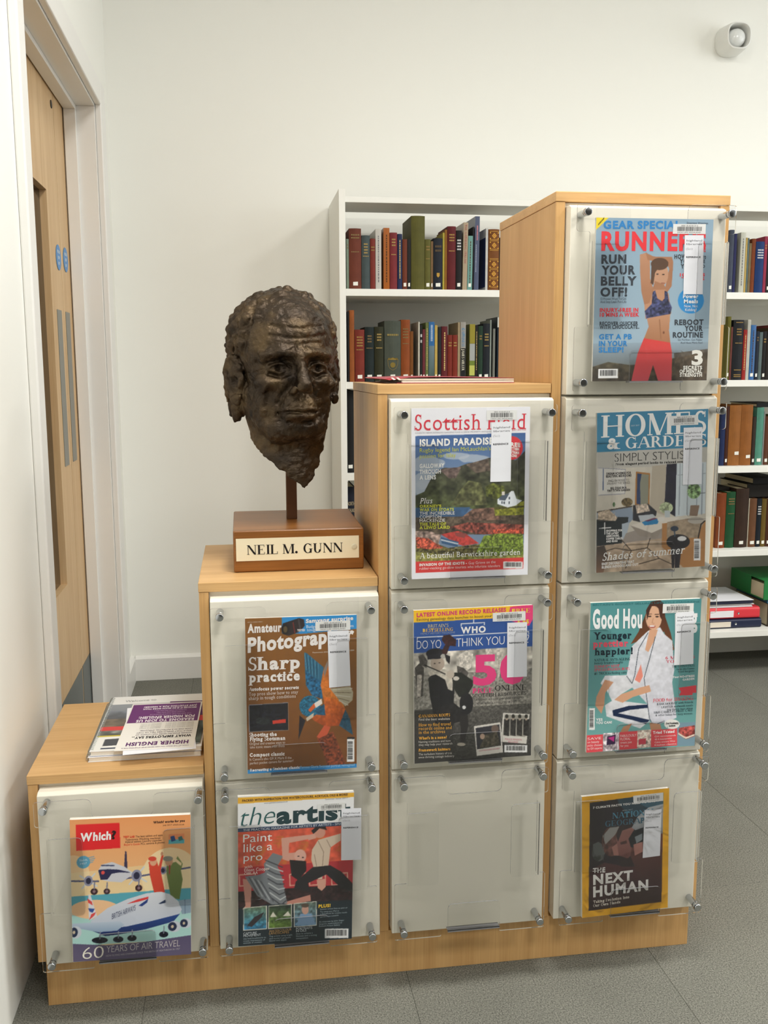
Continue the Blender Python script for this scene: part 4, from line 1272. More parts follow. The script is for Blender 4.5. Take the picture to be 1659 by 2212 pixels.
    lines(a, [('SAVE', 308, 1222, 410, 1215, 18), ('on beauty', 308, 1246, 395, 1240, 17), ('picks chosen', 308, 1270, 415, 1263, 16), ('by GH experts', 308, 1294, 415, 1286, 16), ('FABULOUSLY', 553, 1200, 672, 1192, 18), ('FLORAL', 553, 1224, 628, 1219, 18), ('treats just', 553, 1248, 638, 1242, 16), ('for you', 553, 1272, 612, 1268, 16)], 'f2dcdc', 'r')
    a.t('Tried Tested', 795, 1177, 955, 1166, 22, 'f4ecec')
    lines(a, [('GH recommends', 808, 1200, 965, 1190, 12), ('40 A beauty wins', 808, 1222, 935, 1212, 12), ('Cakes winners Wine', 808, 1243, 960, 1232, 12), ('Kitchen classics', 808, 1264, 968, 1252, 12)], 'f2dcdc', 'r')
    a.t('Good Housekeeping', 893, 1104, 985, 1100, 16, '2a2a2c').t('Institute', 915, 1122, 962, 1119, 15, '2a2a2c')
    a.bars(320, 985, 362, 1146, True, 7)
magazine('magazine with a smiling woman in a white suit on teal', [(330, 195), (1163, 160), (1105, 1262), (300, 1315)], .2163, .2889, 1.1305, .6066, 0.0, .007, d_goo,
         [(872, 202), (1103, 195), (1100, 262), (868, 272)], [(968, 268), (1104, 258), (1096, 652), (952, 662)], None)

# ---- yellow bordered
def d_nat(a):
    a.all('edae1c', n=.03, ns=80)
    Q = [(378, 422), (908, 345), (893, 1133), (370, 1195)]
    a.poly(Q, '221d22', c2='2e2228')
    m = a.inside(Q)
    a.put(m & (((a.X - 905) / 330) ** 2 + ((a.Y - 380) / 170) ** 2 < 1), '2c5668', a=.6)
    a.put(m & (((a.X - 905) / 190) ** 2 + ((a.Y - 380) / 90) ** 2 < 1), '4a8098', a=.5)
    a.put(m & a.inside([(375, 905), (480, 850), (640, 880), (760, 870), (900, 960), (900, 1140), (375, 1200)]), '4c2a2c', c2='33201f')
    a.put(m & (((a.X - 440) / 46) ** 2 + ((a.Y - 775) / 66) ** 2 < 1), '4a4c4a', n=.4, ns=16)
    a.put(m & a.inside([(400, 720), (440, 700), (480, 730), (470, 800), (410, 790)]), '5c605e')
    a.put(m & (((a.X - 528) / 64) ** 2 + ((a.Y - 700) / 105) ** 2 < 1), '5a3a34', n=.3, ns=20); a.put(m & a.inside([(470, 660), (520, 600), (590, 590), (560, 650), (490, 720)]), '8c8a86')
    a.put(m & a.inside([(535, 740), (590, 700), (585, 800), (550, 800)]), '9a6a60')
    a.put(m & a.inside([(566, 660), (600, 590), (690, 562), (700, 700), (672, 812), (630, 842), (585, 800)]), '9c6e64', c2='6c403c'); a.put(m & a.inside([(566, 660), (590, 585), (690, 558), (695, 590), (610, 620), (580, 700)]), '302424')
    a.put(m & a.inside([(595, 705), (640, 690), (645, 712), (600, 722)]), '4a2c28'); a.put(m & a.inside([(585, 800), (650, 820), (672, 800), (690, 880), (600, 880)]), '2a1c1c')
    a.put(m & a.inside([(678, 600), (720, 520), (800, 452), (908, 425), (905, 640), (760, 650)]), 'b4b8bb', c2='8c9094')
    a.put(m & a.inside([(690, 680), (760, 660), (905, 640), (898, 1000), (740, 1010), (700, 880), (668, 800)]), '6c3c34', c2='3a2322')
    a.put(m & a.inside([(655, 680), (690, 622), (762, 596), (768, 690), (720, 745), (672, 740)]), '181a1e'); a.put(m & a.inside([(700, 665), (755, 640), (755, 685), (712, 712)]), '7c8488')
    a.put(m & a.inside([(690, 720), (755, 700), (760, 770), (700, 800)]), 'a8746a')
    W = 'e9e6e2'
    a.t('7 CLIMATE FACTS YOU NEED TO KNOW', 400, 465, 880, 408, 15, W)
    a.t('NATIONAL', 540, 535, 850, 500, 42, '4a86a0', 's').t('GEOGRAPHIC', 488, 592, 880, 552, 40, '3a6478', 's').t('APRIL 2017', 610, 480, 685, 470, 8, '9ab0b8', 'r')
    a.t('THE', 400, 926, 488, 919, 37, W).t('NEXT', 402, 1011, 686, 976, 74, W).t('HUMAN', 402, 1099, 796, 1048, 78, W)
    lines(a, [('Taking Evolution Into', 402, 1141, 660, 1105, 20), ('Our Own Hands', 402, 1168, 596, 1140, 20)], 'd8cfc2', 's')
magazine('yellow bordered magazine with a row of profile faces on black', [(322, 380), (950, 310), (938, 1175), (325, 1245)], .1748, .2485, 1.1078, .2547, 1.8, .0065, d_nat,
         [(688, 368), (905, 342), (905, 402), (690, 424)], [(770, 470), (892, 462), (880, 798), (755, 815)], (.002, .002, .002, .034))

# ---- loch and mountains
def d_sco(a):
    a.all('e8e8ee')
    Q = [(363, 412), (1260, 398), (1250, 1495), (372, 1535)]
    m = a.inside(Q)
    P = lambda pts, c, **k: a.put(m & a.inside(pts), c, **k)
    a.put(m, '3c5f96', c2='8090a0')
    P([(360, 395), (1265, 395), (1265, 950), (360, 950)], '41639a', c2='93a2b2')
    for cx, cy, rx, ry in ((460, 640, 150, 60), (700, 580, 120, 30), (840, 600, 140, 34), (520, 780, 190, 70), (430, 840, 90, 60)):
        a.put(m & (((a.X - cx) / rx) ** 2 + ((a.Y - cy) / ry) ** 2 + .35 * lattice_noise(a.X, a.Y, a.X * 0, 45, 2) < 1), 'b4bcc6', a=.75)
    P([(365, 900), (440, 868), (488, 775), (560, 690), (610, 672), (690, 682), (760, 652), (800, 640), (900, 622), (960, 598), (1100, 590), (1180, 620), (1262, 540), (1262, 1010), (365, 1010)], '4b4a40', n=.35, ns=40, c2='434a2c')
    P([(560, 690), (640, 676), (745, 668), (700, 760), (640, 760), (600, 720)], '6c5b56', n=.3, ns=25); P([(780, 650), (960, 600), (980, 700), (860, 720)], '63564c', n=.3, ns=25)
    P([(740, 850), (800, 780), (900, 800), (960, 980), (660, 980)], '5c5e3c', n=.4, ns=30)
    P([(365, 1000), (820, 996), (760, 1080), (520, 1085), (365, 1080)], '38597e', n=.1, ns=40)
    P([(365, 1080), (1262, 1060), (1262, 1220), (365, 1220)], '4e4438', n=.4, ns=26); P([(730, 1090), (840, 1010), (1010, 1000), (1080, 1100), (800, 1110)], '6c5246', n=.4, ns=20)
    P([(1010, 1008), (1250, 950), (1250, 1060), (1020, 1066)], '85872e', n=.3, ns=18); P([(1010, 1000), (1250, 985), (1250, 1000), (1015, 1018)], '4c4a20', n=.3, ns=12)
    P([(940, 830), (1000, 800), (1090, 830), (1100, 880), (1030, 935), (950, 910)], '5a6028', n=.5, ns=18)
    P([(1038, 932), (1100, 905), (1152, 866), (1168, 868), (1190, 930), (1235, 945), (1185, 985), (1120, 1000), (1038, 972)], 'dee3e9'); P([(1050, 925), (1085, 895), (1135, 885), (1100, 945), (1052, 940)], '4c5868'); P([(1072, 872), (1095, 872), (1095, 900), (1072, 900)], 'd8d0c8')
    for q in ((1075, 960), (1092, 962), (1132, 962), (1133, 925)): P([(q[0] - 5, q[1] - 10), (q[0] + 5, q[1] - 10), (q[0] + 5, q[1] + 10), (q[0] - 5, q[1] + 10)], '36404c')
    P([(800, 1120), (1250, 1140), (1250, 1220), (880, 1215), (640, 1160)], '7c4036', n=.5, ns=18)
    P([(365, 1190), (500, 1195), (580, 1225), (560, 1290), (600, 1330), (365, 1330)], 'a08a80', n=.4, ns=22)
    P([(576, 1218), (720, 1190), (800, 1225), (890, 1292), (760, 1312), (700, 1290)], 'b23e38', n=.2, ns=16); P([(576, 1240), (725, 1280), (715, 1322), (585, 1292)], '35587e'); P([(578, 1256), (722, 1292), (720, 1302), (580, 1268)], 'c0c8d0')
    P([(690, 1200), (790, 1212), (770, 1250), (700, 1232)], '8a4440')
    P([(365, 1290), (480, 1270), (640, 1330), (860, 1300), (1250, 1300), (1250, 1430), (365, 1430)], '5c5630', n=.6, ns=16)
    P([(870, 1360), (930, 1230), (1060, 1210), (1245, 1215), (1250, 1390), (900, 1400)], '6a7c2e', n=.5, ns=10); P([(370, 1240), (470, 1250), (600, 1330), (480, 1340), (380, 1330)], 'b0503c', n=.5, ns=10); P([(1000, 1180), (1250, 1170), (1250, 1210), (1010, 1210)], 'b8503a', n=.5, ns=10)
    P([(370, 1360), (600, 1385), (900, 1395), (1250, 1385), (1250, 1420), (370, 1450)], '8c8a48', n=.3, ns=14)
    a.poly([(370, 1443), (1252, 1405), (1250, 1496), (371, 1537)], 'd63c3a')
    a.ell(1150, 520, 88, 95, 'd63640')
    W, Yl = 'ecebe6', 'c3c53a'
    a.t('Scottish Field', 358, 366, 1262, 368, 128, 'd33848', 't')
    a.t('COUNTRY NEWS INTERIORS GARDENS FOOD & DRINK PROPERTY ANTIQUES', 362, 393, 985, 390, 12, 'a0a0a8', 'r').t('JULY 2017 4.25', 1150, 381, 1262, 379, 13, 'd33848', 'r')
    a.t('ISLAND PARADISE', 400, 499, 1000, 489, 60, W).t("Rugby legend Ian McLauchlan's", 400, 546, 978, 535, 33, Yl, 'r').t('passion for Islay', 400, 594, 697, 586, 33, Yl, 'r')
    lines(a, [('GALLOWAY', 400, 676, 603, 672, 36), ('THROUGH', 400, 723, 575, 720, 36), ('A LENS', 400, 770, 535, 768, 36)], W, 'b')
    a.t('Plus', 403, 965, 507, 963, 44, W, 'ti')
    lines(a, [("ORKNEY'S", 402, 1000, 580, 998, 25), ('WAR ON STOATS', 402, 1029, 683, 1026, 25), ('THE TALE OF', 402, 1147, 620, 1144, 25), ('A LEWD LAIRD', 402, 1175, 650, 1172, 25)], Yl, 'b')
    lines(a, [('THE INCREDIBLE', 402, 1058, 690, 1055, 25), ('COMPTON', 402, 1088, 580, 1086, 25), ('MACKENZIE', 402, 1117, 612, 1114, 25)], W, 'r')
    a.t('A beautiful Berwickshire garden', 405, 1417, 1225, 1382, 44, W, 't')
    a.t('INVASION OF THE IDIOTS -', 402, 1481, 792, 1463, 23, W).t('Guy Grieve on the', 806, 1463, 1025, 1452, 22, 'f0d4d0', 'r').t('rubber-necking go-slow tourists who infuriate islanders', 402, 1509, 1062, 1483, 21, 'f0d4d0', 'r')
    lines(a, [('FREE', 1118, 505, 1218, 514, 34), ('SCOTTISH', 1095, 532, 1208, 542, 24), ('EQUESTRIAN', 1090, 558, 1208, 572, 24), ('MAGAZINE', 1100, 585, 1190, 596, 22)], W, 'b')
    a.bars(1088, 1440, 1245, 1495, seed=9)
magazine('magazine with a white cottage below dark mountains by a loch', [(330, 185), (1295, 190), (1285, 1545), (340, 1588)], .2127, .3021, .7944, .9541, 0.25, .0065, d_sco,
         [(945, 212), (1188, 214), (1188, 292), (945, 292)], [(985, 310), (1146, 306), (1142, 788), (977, 792)], (.004, .018, .002, .014))

# ---- piper boy
def d_who(a):
    a.all('a29e96', n=.25, ns=40)
    a.poly([(285, 600), (1310, 560), (1310, 780), (285, 850)], 'bcb6ac', n=.35, ns=55)
    a.poly([(285, 830), (1310, 760), (1310, 1160), (285, 1180)], '8e8a82', n=.25, ns=14)
    a.poly([(285, 1120), (1310, 1060), (1290, 1520), (298, 1590)], '5c5954', c2='2a2927', n=.3, ns=10)
    a.poly([(285, 1130), (620, 1110), (640, 1580), (295, 1590)], '2e2c2a', a=.75)
    for pts, c in (([(300, 760), (340, 720), (380, 760), (370, 1000), (330, 1020), (310, 900)], '4a4642'), ([(320, 820), (362, 820), (350, 1010), (318, 1010)], 'b8b0a6'), ([(330, 660), (370, 640), (410, 700), (400, 760), (345, 730)], '54504c'),
                   ([(680, 650), (740, 610), (800, 640), (780, 760), (720, 800), (680, 740)], 'cfc8be'), ([(660, 740), (720, 760), (760, 800), (740, 860), (670, 840)], '4e4a46'), ([(900, 590), (960, 590), (970, 700), (930, 720)], 'c9c2b8'), ([(1000, 600), (1060, 600), (1030, 800), (1010, 900)], 'c4bdb2')): a.poly(pts, c, n=.2, ns=15)
    a.poly([(285, 258), (1320, 212), (1318, 330), (285, 370)], 'f3bf22')
    a.poly([(285, 369), (1320, 318), (1308, 574), (290, 633)], '22509a')
    a.poly([(1118, 236), (1320, 214), (1316, 335), (1280, 398), (1240, 398), (1095, 345)], 'e63a78')
    W = 'e9e9ea'
    a.line([(805, 345), (805, 372)], 8, W); a.line([(698, 402), (698, 380), (898, 370), (898, 392)], 7, W); a.line([(320, 522), (320, 500), (1090, 458), (1275, 449), (1275, 470)], 7, W)
    a.poly([(415, 850), (470, 800), (560, 790), (625, 850), (640, 960), (625, 1200), (480, 1250), (430, 1000)], '15151a', n=.2, ns=30)
    a.poly([(415, 800), (470, 770), (560, 770), (628, 850), (622, 958), (585, 940), (560, 860), (480, 815), (430, 830)], 'c9c1b4', n=.12, ns=20)
    a.poly([(615, 800), (700, 800), (798, 868), (800, 910), (745, 1000), (680, 1010), (630, 930)], '1a1d18', n=.3, ns=20)
    a.poly([(480, 1100), (640, 1060), (720, 1130), (760, 1200), (640, 1230), (620, 1280), (500, 1270)], '1c1a1c', n=.5, ns=12)
    a.poly([(685, 1180), (752, 1150), (760, 1240), (726, 1400), (688, 1400), (692, 1280)], '232020'); a.ell(698, 1410, 36, 14, 'aaa294')
    a.ell(742, 1065, 58, 92, '15151a'); a.ell(722, 1096, 15, 16, 'd6d6d6')
    a.ell(495, 722, 60, 62, 'b9a899'); a.ell(480, 638, 84, 46, '1c1a22'); a.poly([(405, 650), (560, 620), (555, 668), (410, 690)], '26242e')
    a.poly([(528, 620), (560, 560), (530, 520), (545, 480), (600, 472), (655, 520), (652, 575), (600, 570), (575, 640), (550, 650)], '3a1a1a', n=.3, ns=16); a.ell(543, 660, 22, 20, 'b8b4ac')
    a.line([(385, 735), (560, 812)], 10, '1c1a1a'); a.poly([(555, 640), (605, 660), (598, 730), (570, 700)], '201c20'); a.ell(605, 815, 34, 36, 'bdb0a2'); a.ell(655, 850, 26, 18, 'd0c8be')
    for q in ((470, 722), (512, 716)): a.ell(q[0], q[1], 9, 5, '3c3430')
    a.poly([(806, 1256), (1030, 1222), (1052, 1476), (830, 1507)], 'd6d1c9'); a.poly([(820, 1272), (1022, 1240), (1036, 1418), (832, 1452)], '2c2c34'); a.ell(985, 1278, 32, 34, '6c5a50'); a.poly([(900, 1330), (1000, 1300), (1034, 1415), (850, 1445)], '4a4438', n=.4, ns=16); a.ell(878, 1342, 20, 24, 'b89c88')
    a.poly([(1054, 1142), (1278, 1152), (1250, 1403), (1032, 1386)], 'd6d2ca'); a.poly([(1066, 1156), (1262, 1164), (1242, 1346), (1050, 1332)], '9c988e')
    for k in range(4):
        x = 1085 + 55 * k; a.ell(x, 1172, 14, 18, '26241f'); a.poly([(x - 24, 1195), (x + 24, 1195), (x + 18, 1340), (x - 26, 1330)], '2c2a28', n=.5, ns=12); a.ell(x, 1196, 10, 10, 'a89888')
    a.t('LATEST ONLINE RECORD RELEASES', 315, 323, 1082, 278, 37, 'd6386c').t('Exciting genealogy data launches to boost your', 315, 355, 962, 322, 22, '3c3626', 'r')
    a.t("BRITAIN'S", 410, 414, 588, 406, 28, 'c2ba94', 't').t('BESTSELLING', 365, 451, 628, 440, 28, 'e2b93a', 's').t('FAMILY HISTORY MAGAZINE', 350, 474, 645, 461, 16, '9aa4b8', 'l')
    a.t('WHO', 695, 466, 908, 456, 58, W).t('DO YO', 315, 598, 525, 587, 70, W, 'l').t('THINK YOU', 655, 578, 1068, 556, 70, W, 'l').t('ARE?', 1095, 554, 1278, 544, 70, W, 'l')
    a.t('FREE', 1128, 290, 1286, 284, 36, 'f0d23a', 's').t('6.95', 1180, 385, 1278, 380, 36, 'f0d23a', 's')
    a.t('50', 800, 912, 1245, 892, 262, 'e63a80')
    a.t('FREE', 792, 977, 970, 969, 42, 'e63a80', 's').t('ONLINE', 985, 955, 1250, 945, 46, '1c1a1a', 's').t('SCOTTISH RESOURCES', 790, 1013, 1250, 986, 29, '262422', 't')
    lines(a, [('Uncover amazing online records', 808, 1041, 1230, 1016, 20), ("that won't cost you a penny!", 833, 1071, 1205, 1046, 20)], '2a2826', 'r')
    Yl = 'e5a834'
    a.t('CANADIAN ROOTS', 335, 1184, 602, 1171, 24, Yl, 's').t('Find the best websites', 335, 1211, 602, 1201, 20, 'c8c4bc', 'r')
    lines(a, [('How to find travel', 335, 1260, 610, 1248, 26), ('records online and', 335, 1291, 618, 1279, 26), ('in the archives', 335, 1323, 560, 1313, 26)], Yl, 't')
    a.t("What's in a name?", 335, 1372, 575, 1360, 24, Yl, 's')
    lines(a, [('Naming traditions and how', 335, 1400, 608, 1387, 18), ('they may help your research', 335, 1425, 622, 1410, 18), ('The turbulent history of this', 335, 1505, 618, 1491, 18), ('once thriving cottage industry', 335, 1530, 638, 1515, 18)], 'c8c4bc', 'r')
    a.t('Framework knitters', 335, 1473, 605, 1460, 24, Yl, 's')
    lines(a, [('POLICE PENSION', 1068, 1370, 1212, 1376, 14), ('RECORDS', 1095, 1392, 1180, 1396, 14), ('SCOTTISH GAELIC RECORDS', 850, 1470, 1025, 1448, 12)], 'c86a80', 'ri')
    a.bars(1065, 1415, 1256, 1475, seed=11)
magazine('family history magazine with a boy piper and big pink 50', [(288, 265), (1313, 220), (1287, 1500), (300, 1575)], .2207, .2881, .8036, .6027, 0.4, .0055, d_who,
         [(968, 288), (1248, 272), (1248, 352), (968, 362)], [(1092, 372), (1260, 366), (1256, 832), (1087, 840)], (.002, .014, .004, .014))

# ---- kingfisher
def d_ama(a):
    a.all('8b5a20', c2='70431a', n=.03, ns=60)
    a.poly([(708, 296), (1330, 280), (1330, 402), (880, 440), (708, 432)], '2b8ed0')
    a.poly([(430, 1546), (1330, 1499), (1330, 1535), (430, 1582)], '2a86c6')
    a.poly([(703, 395), (718, 352), (850, 310), (890, 322), (897, 375), (850, 425), (765, 456), (715, 440)], '2b2224'); a.ell(738, 402, 33, 45, '141214'); a.ell(738, 402, 17, 26, '5a4a2c'); a.line([(800, 345), (815, 430)], 6, '8a2a24'); a.line([(845, 322), (862, 410)], 12, '4a4244')
    a.poly([(893, 590), (915, 600), (1052, 715), (1036, 850), (1046, 975), (960, 945), (908, 860), (900, 730)], '2a6684')
    for k in range(9): a.line([(897 + 14 * k, 596 + 11 * k), (915 + 12 * k, 760 + 6 * k)], 4, '14384c' if k % 2 else '5a94ac')
    a.poly([(905, 730), (960, 790), (1030, 830), (1046, 975), (960, 945), (910, 860)], '1f5f86', n=.35, ns=14)
    a.poly([(1028, 860), (1050, 740), (1086, 655), (1110, 760), (1105, 880), (1190, 960), (1230, 1060), (1060, 1010)], 'c2681f', n=.15, ns=22, c2='d0782c')
    a.poly([(1050, 740), (1086, 655), (1090, 700), (1058, 800)], '8a7a70')
    a.poly([(1105, 890), (1270, 872), (1293, 920), (1288, 985), (1230, 1035), (1180, 985)], 'b4aa90')
    for k in range(5): a.line([(1130 + 12 * k, 900 + 22 * k), (1285 - 8 * k, 890 + 34 * k)], 5, '6a5c48' if k % 2 else 'd8d2c4')
    a.poly([(940, 1112), (1060, 1075), (1055, 960), (1150, 975), (1232, 1060), (1262, 1140), (1185, 1192), (1060, 1195), (980, 1152)], 'd56c25', n=.14, ns=20, c2='a84a1c')
    a.ell(942, 1032, 86, 86, '1f6786', n=.35, ns=9); a.poly([(985, 1062), (1060, 1015), (1068, 1108), (1000, 1102)], '1d5676', n=.2, ns=10)
    a.poly([(972, 1012), (1036, 972), (1043, 1012), (990, 1046)], 'e6ded6'); a.poly([(928, 1062), (976, 1008), (988, 1040), (946, 1082)], 'd5612a'); a.poly([(910, 1130), (975, 1085), (970, 1120), (920, 1155)], 'c8bca8')
    a.poly([(858, 1105), (908, 1148), (850, 1305)], '1c1820'); a.poly([(1180, 1190), (1230, 1060), (1265, 1130), (1293, 1268)], '1c485e', n=.2, ns=10)
    a.poly([(1000, 1292), (1130, 1238), (1180, 1350), (1235, 1502), (1085, 1512), (1050, 1400)], '78391f', n=.4, ns=14); a.poly([(998, 1282), (1060, 1188), (1112, 1200), (1085, 1262), (1020, 1292)], 'c65636')
    a.poly([(443, 1018), (765, 1000), (770, 1227), (448, 1242)], '8a8a92'); a.poly([(447, 1022), (762, 1005), (766, 1223), (452, 1237)], '13131b', n=.6, ns=18); a.poly([(638, 1148), (745, 1135), (745, 1165), (640, 1175)], 'c83a28'); a.ell(560, 1150, 60, 30, '24282a', n=.5, ns=10)
    W = 'ece6e2'
    a.t('DIGITAL CAMERA WEEKLY', 427, 345, 552, 341, 8, 'd8c8b4', 'r').t('Amateur', 427, 431, 706, 421, 76, W).t('Photographer', 430, 594, 1298, 500, 126, W)
    a.t('Samyang surprise', 905, 353, 1292, 330, 34, W).t('Budget and a range of lenses', 910, 393, 1295, 388, 24, 'd4e6f2', 'r').t('tough tests', 915, 420, 1080, 412, 24, 'd4e6f2', 'r').t('TESTED', 835, 420, 898, 418, 18, W)
    a.t('Passionate about photography since 1884', 962, 600, 1300, 583, 12, 'd8c8b4', 'r')
    a.t('Sharp', 437, 738, 858, 724, 108, W, 's').t('practice', 440, 836, 858, 820, 82, W, 's')
    a.t('Autofocus power secrets', 443, 906, 850, 890, 28, W, 's')
    lines(a, [('Top pros show how to stay', 443, 944, 846, 927, 26), ('sharp in tough conditions', 443, 979, 826, 960, 26)], 'd9cdc4', 't')
    lines(a, [('Shooting the', 450, 1278, 673, 1272, 32), ('Flying Scotsman', 453, 1314, 744, 1304, 32), ('Compact classic', 455, 1441, 738, 1430, 30)], W, 's')
    lines(a, [('Original and creative ways to', 453, 1345, 742, 1333, 20), ('take iconic steam train shots', 455, 1372, 738, 1362, 20), ("Is Canon's chic G9 X Mark II the", 455, 1471, 795, 1457, 20), ('perfect pocket camera for summer?', 457, 1502, 810, 1482, 20)], 'd8c8bc', 'r')
    a.t('Recreating a Steichen classic', 458, 1560, 862, 1536, 23, W, 's').t('Famous Gloria Swanson portrait reimagined', 868, 1536, 1306, 1516, 20, '9ecbea', 'r')
    a.bars(1245, 1300, 1305, 1483, True, 13); a.rect(1245, 1284, 1305, 1300, '1c1c1c')
magazine('brown photography magazine with a diving kingfisher', [(405, 310), (1320, 288), (1323, 1530), (440, 1578)], .1959, .2851, .4908, .6018, -0.4, .0050, d_ama,
         [(983, 342), (1268, 332), (1268, 410), (983, 418)], [(1082, 420), (1254, 414), (1272, 866), (1098, 882)], (.002, .004, .003, .036))

# ---- dancers on red
def d_art(a):
    a.all('e9e9ea')
    a.poly([(255, 285), (1230, 252), (1230, 288), (255, 336)], 'e6ae30')
    a.poly([(262, 542), (1230, 490), (1230, 1010), (275, 1075)], 'd4583e', n=.12, ns=40)
    for k in range(26):
        x, y = 300 + (k * 173) % 880, 600 + (k * 97) % 230; a.ell(x, y, 34, 10, 'b4642c', a=.6); a.ell(x + 20, y + 16, 12, 26, 'c8742f', a=.5)
    a.poly([(262, 540), (1230, 488), (1230, 518), (262, 572)], '203a5c')
    a.poly([(272, 862), (1230, 806), (1230, 1020), (276, 1070)], 'b02b34')
    for x0 in (290, 470, 700, 860, 1040): a.line([(x0, 920), (x0 + 130, 910), (x0 + 132, 1000), (x0 + 4, 1010), (x0, 920)], 10, 'd69a86')
    a.poly([(276, 1056), (1230, 1000), (1225, 1180), (280, 1220)], '2b191b', n=.5, ns=18)
    a.poly([(280, 1195), (600, 1150), (1225, 1130), (1215, 1460), (288, 1510)], '10222b')
    sk = 'cf9a88'
    a.poly([(318, 950), (392, 965), (388, 1180), (318, 1200), (345, 1170)], 'c48c7c'); a.poly([(640, 1150), (870, 1085), (875, 1135), (700, 1165)], 'c08474')
    a.poly([(488, 832), (560, 742), (645, 770), (600, 850), (640, 950), (662, 1060), (684, 1152), (560, 1162), (440, 1092), (335, 932), (450, 920), (500, 900)], '767b80')
    for k in range(9): a.line([(500 + 6 * k, 800 + 38 * k), (570 + 8 * k, 830 + 42 * k), (640 + 4 * k, 860 + 34 * k)], 9, 'b9bcbe' if k % 2 else '3c3f46')
    for k in range(5): a.line([(370 + 24 * k, 940 + 8 * k), (450 + 30 * k, 1080 + 14 * k)], 8, 'aeb2b6' if k % 2 else '4a4d54')
    a.poly([(628, 622), (840, 598), (852, 632), (692, 662), (692, 812), (640, 795)], sk); a.poly([(690, 745), (750, 740), (740, 800), (690, 808)], sk)
    a.ell(785, 770, 48, 54, 'd6a696'); a.poly([(698, 800), (832, 812), (836, 890), (770, 968), (715, 930)], '1b1517')
    for q in ((770, 772), (806, 782)): a.ell(q[0], q[1], 9, 5, '2c2024')
    a.poly([(874, 800), (880, 720), (930, 640), (1000, 620), (1115, 588), (1115, 645), (1032, 702), (1014, 862), (966, 942), (966, 960), (930, 960), (890, 850)], 'cebaa5')
    for q in ([(930, 650), (975, 740), (960, 940)], [(900, 760), (920, 860)], [(1000, 640), (1030, 700)]): a.line(q, 5, '8a7462')
    a.ell(940, 578, 48, 46, 'c88e7a'); a.poly([(872, 565), (910, 532), (990, 532), (1002, 560), (940, 545), (890, 592)], '241a1a'); a.poly([(830, 602), (900, 588), (915, 625), (850, 642)], 'cf9a88')
    a.poly([(888, 862), (1030, 848), (1120, 900), (1215, 1000), (1208, 1066), (1120, 1034), (1000, 922), (850, 992), (872, 1066), (738, 1034), (750, 978)], '1d1b1f'); a.poly([(920, 966), (986, 958), (994, 1022), (962, 1055), (930, 1032)], 'cf9a86')
    for Q, c, c2 in (([(328, 1186), (518, 1170), (521, 1358), (331, 1369)], '6c8468', '2a7aa8'), ([(530, 1172), (720, 1158), (723, 1346), (532, 1357)], '24342c', '6c8c38'), ([(737, 1154), (922, 1138), (924, 1333), (739, 1344)], '5c6c60', '6088a8')):
        a.poly(Q, 'd9d6c8'); x0, y0 = Q[0]; a.poly([(Q[0][0] + 5, Q[0][1] + 5), (Q[1][0] - 5, Q[1][1] + 5), (Q[2][0] - 5, Q[2][1] - 5), (Q[3][0] + 5, Q[3][1] - 5)], c, c2=c2, n=.3, ns=20)
    a.poly([(360, 1330), (420, 1260), (500, 1220), (470, 1270), (400, 1340)], '2c2428'); a.poly([(545, 1262), (570, 1220), (600, 1262)], 'd8d4c4'); a.poly([(650, 1255), (690, 1215), (715, 1255)], 'd8d4c4')
    a.poly([(760, 1330), (790, 1240), (880, 1236), (915, 1325)], '7c9cbe'); a.ell(830, 1205, 28, 38, 'c29684'); a.ell(828, 1172, 32, 16, '54463a')
    W = 'ecebe8'
    a.t('PACKED WITH INSPIRATION FOR WATERCOLOURS, ACRYLICS, OILS & MORE!', 302, 319, 1170, 275, 19, '5a3a1c')
    a.t('the', 290, 524, 575, 496, 150, '1f5a5a', 'li').t('artist', 585, 510, 1195, 470, 150, '14383e')
    a.t('www.painters-online.co.uk', 482, 337, 677, 325, 12, '7a7c80', 'r').t('Summer issue 2017', 985, 310, 1170, 300, 13, '7a7c80', 'r')
    a.t('THE PRACTICAL MAGAZINE FOR ARTISTS BY ARTISTS - SINCE 1931', 315, 563, 1205, 511, 18, 'cfd4da', 'r')
    lines(a, [('Paint', 315, 655, 553, 641, 66), ('like a', 320, 735, 556, 717, 66), ('pro', 322, 808, 476, 800, 62)], W, 'r')
    lines(a, [('with', 330, 866, 395, 862, 25), ('Eileen Cooper', 330, 893, 536, 880, 25), ('OBE, RA', 330, 920, 440, 912, 22)], 'ecd8d0', 'r')
    lines(a, [('CAPTURE', 332, 1402, 440, 1394, 18), ('MOVEMENT', 333, 1420, 473, 1410, 18), ('PORTRAITS', 757, 1366, 888, 1358, 18), ('IN OILS', 757, 1385, 840, 1379, 18)], 'c8d0d4', 'r')
    lines(a, [('WATERCOLOUR', 540, 1385, 720, 1370, 18), ('LANDSCAPES', 540, 1402, 700, 1392, 18)], 'c89a58', 'r')
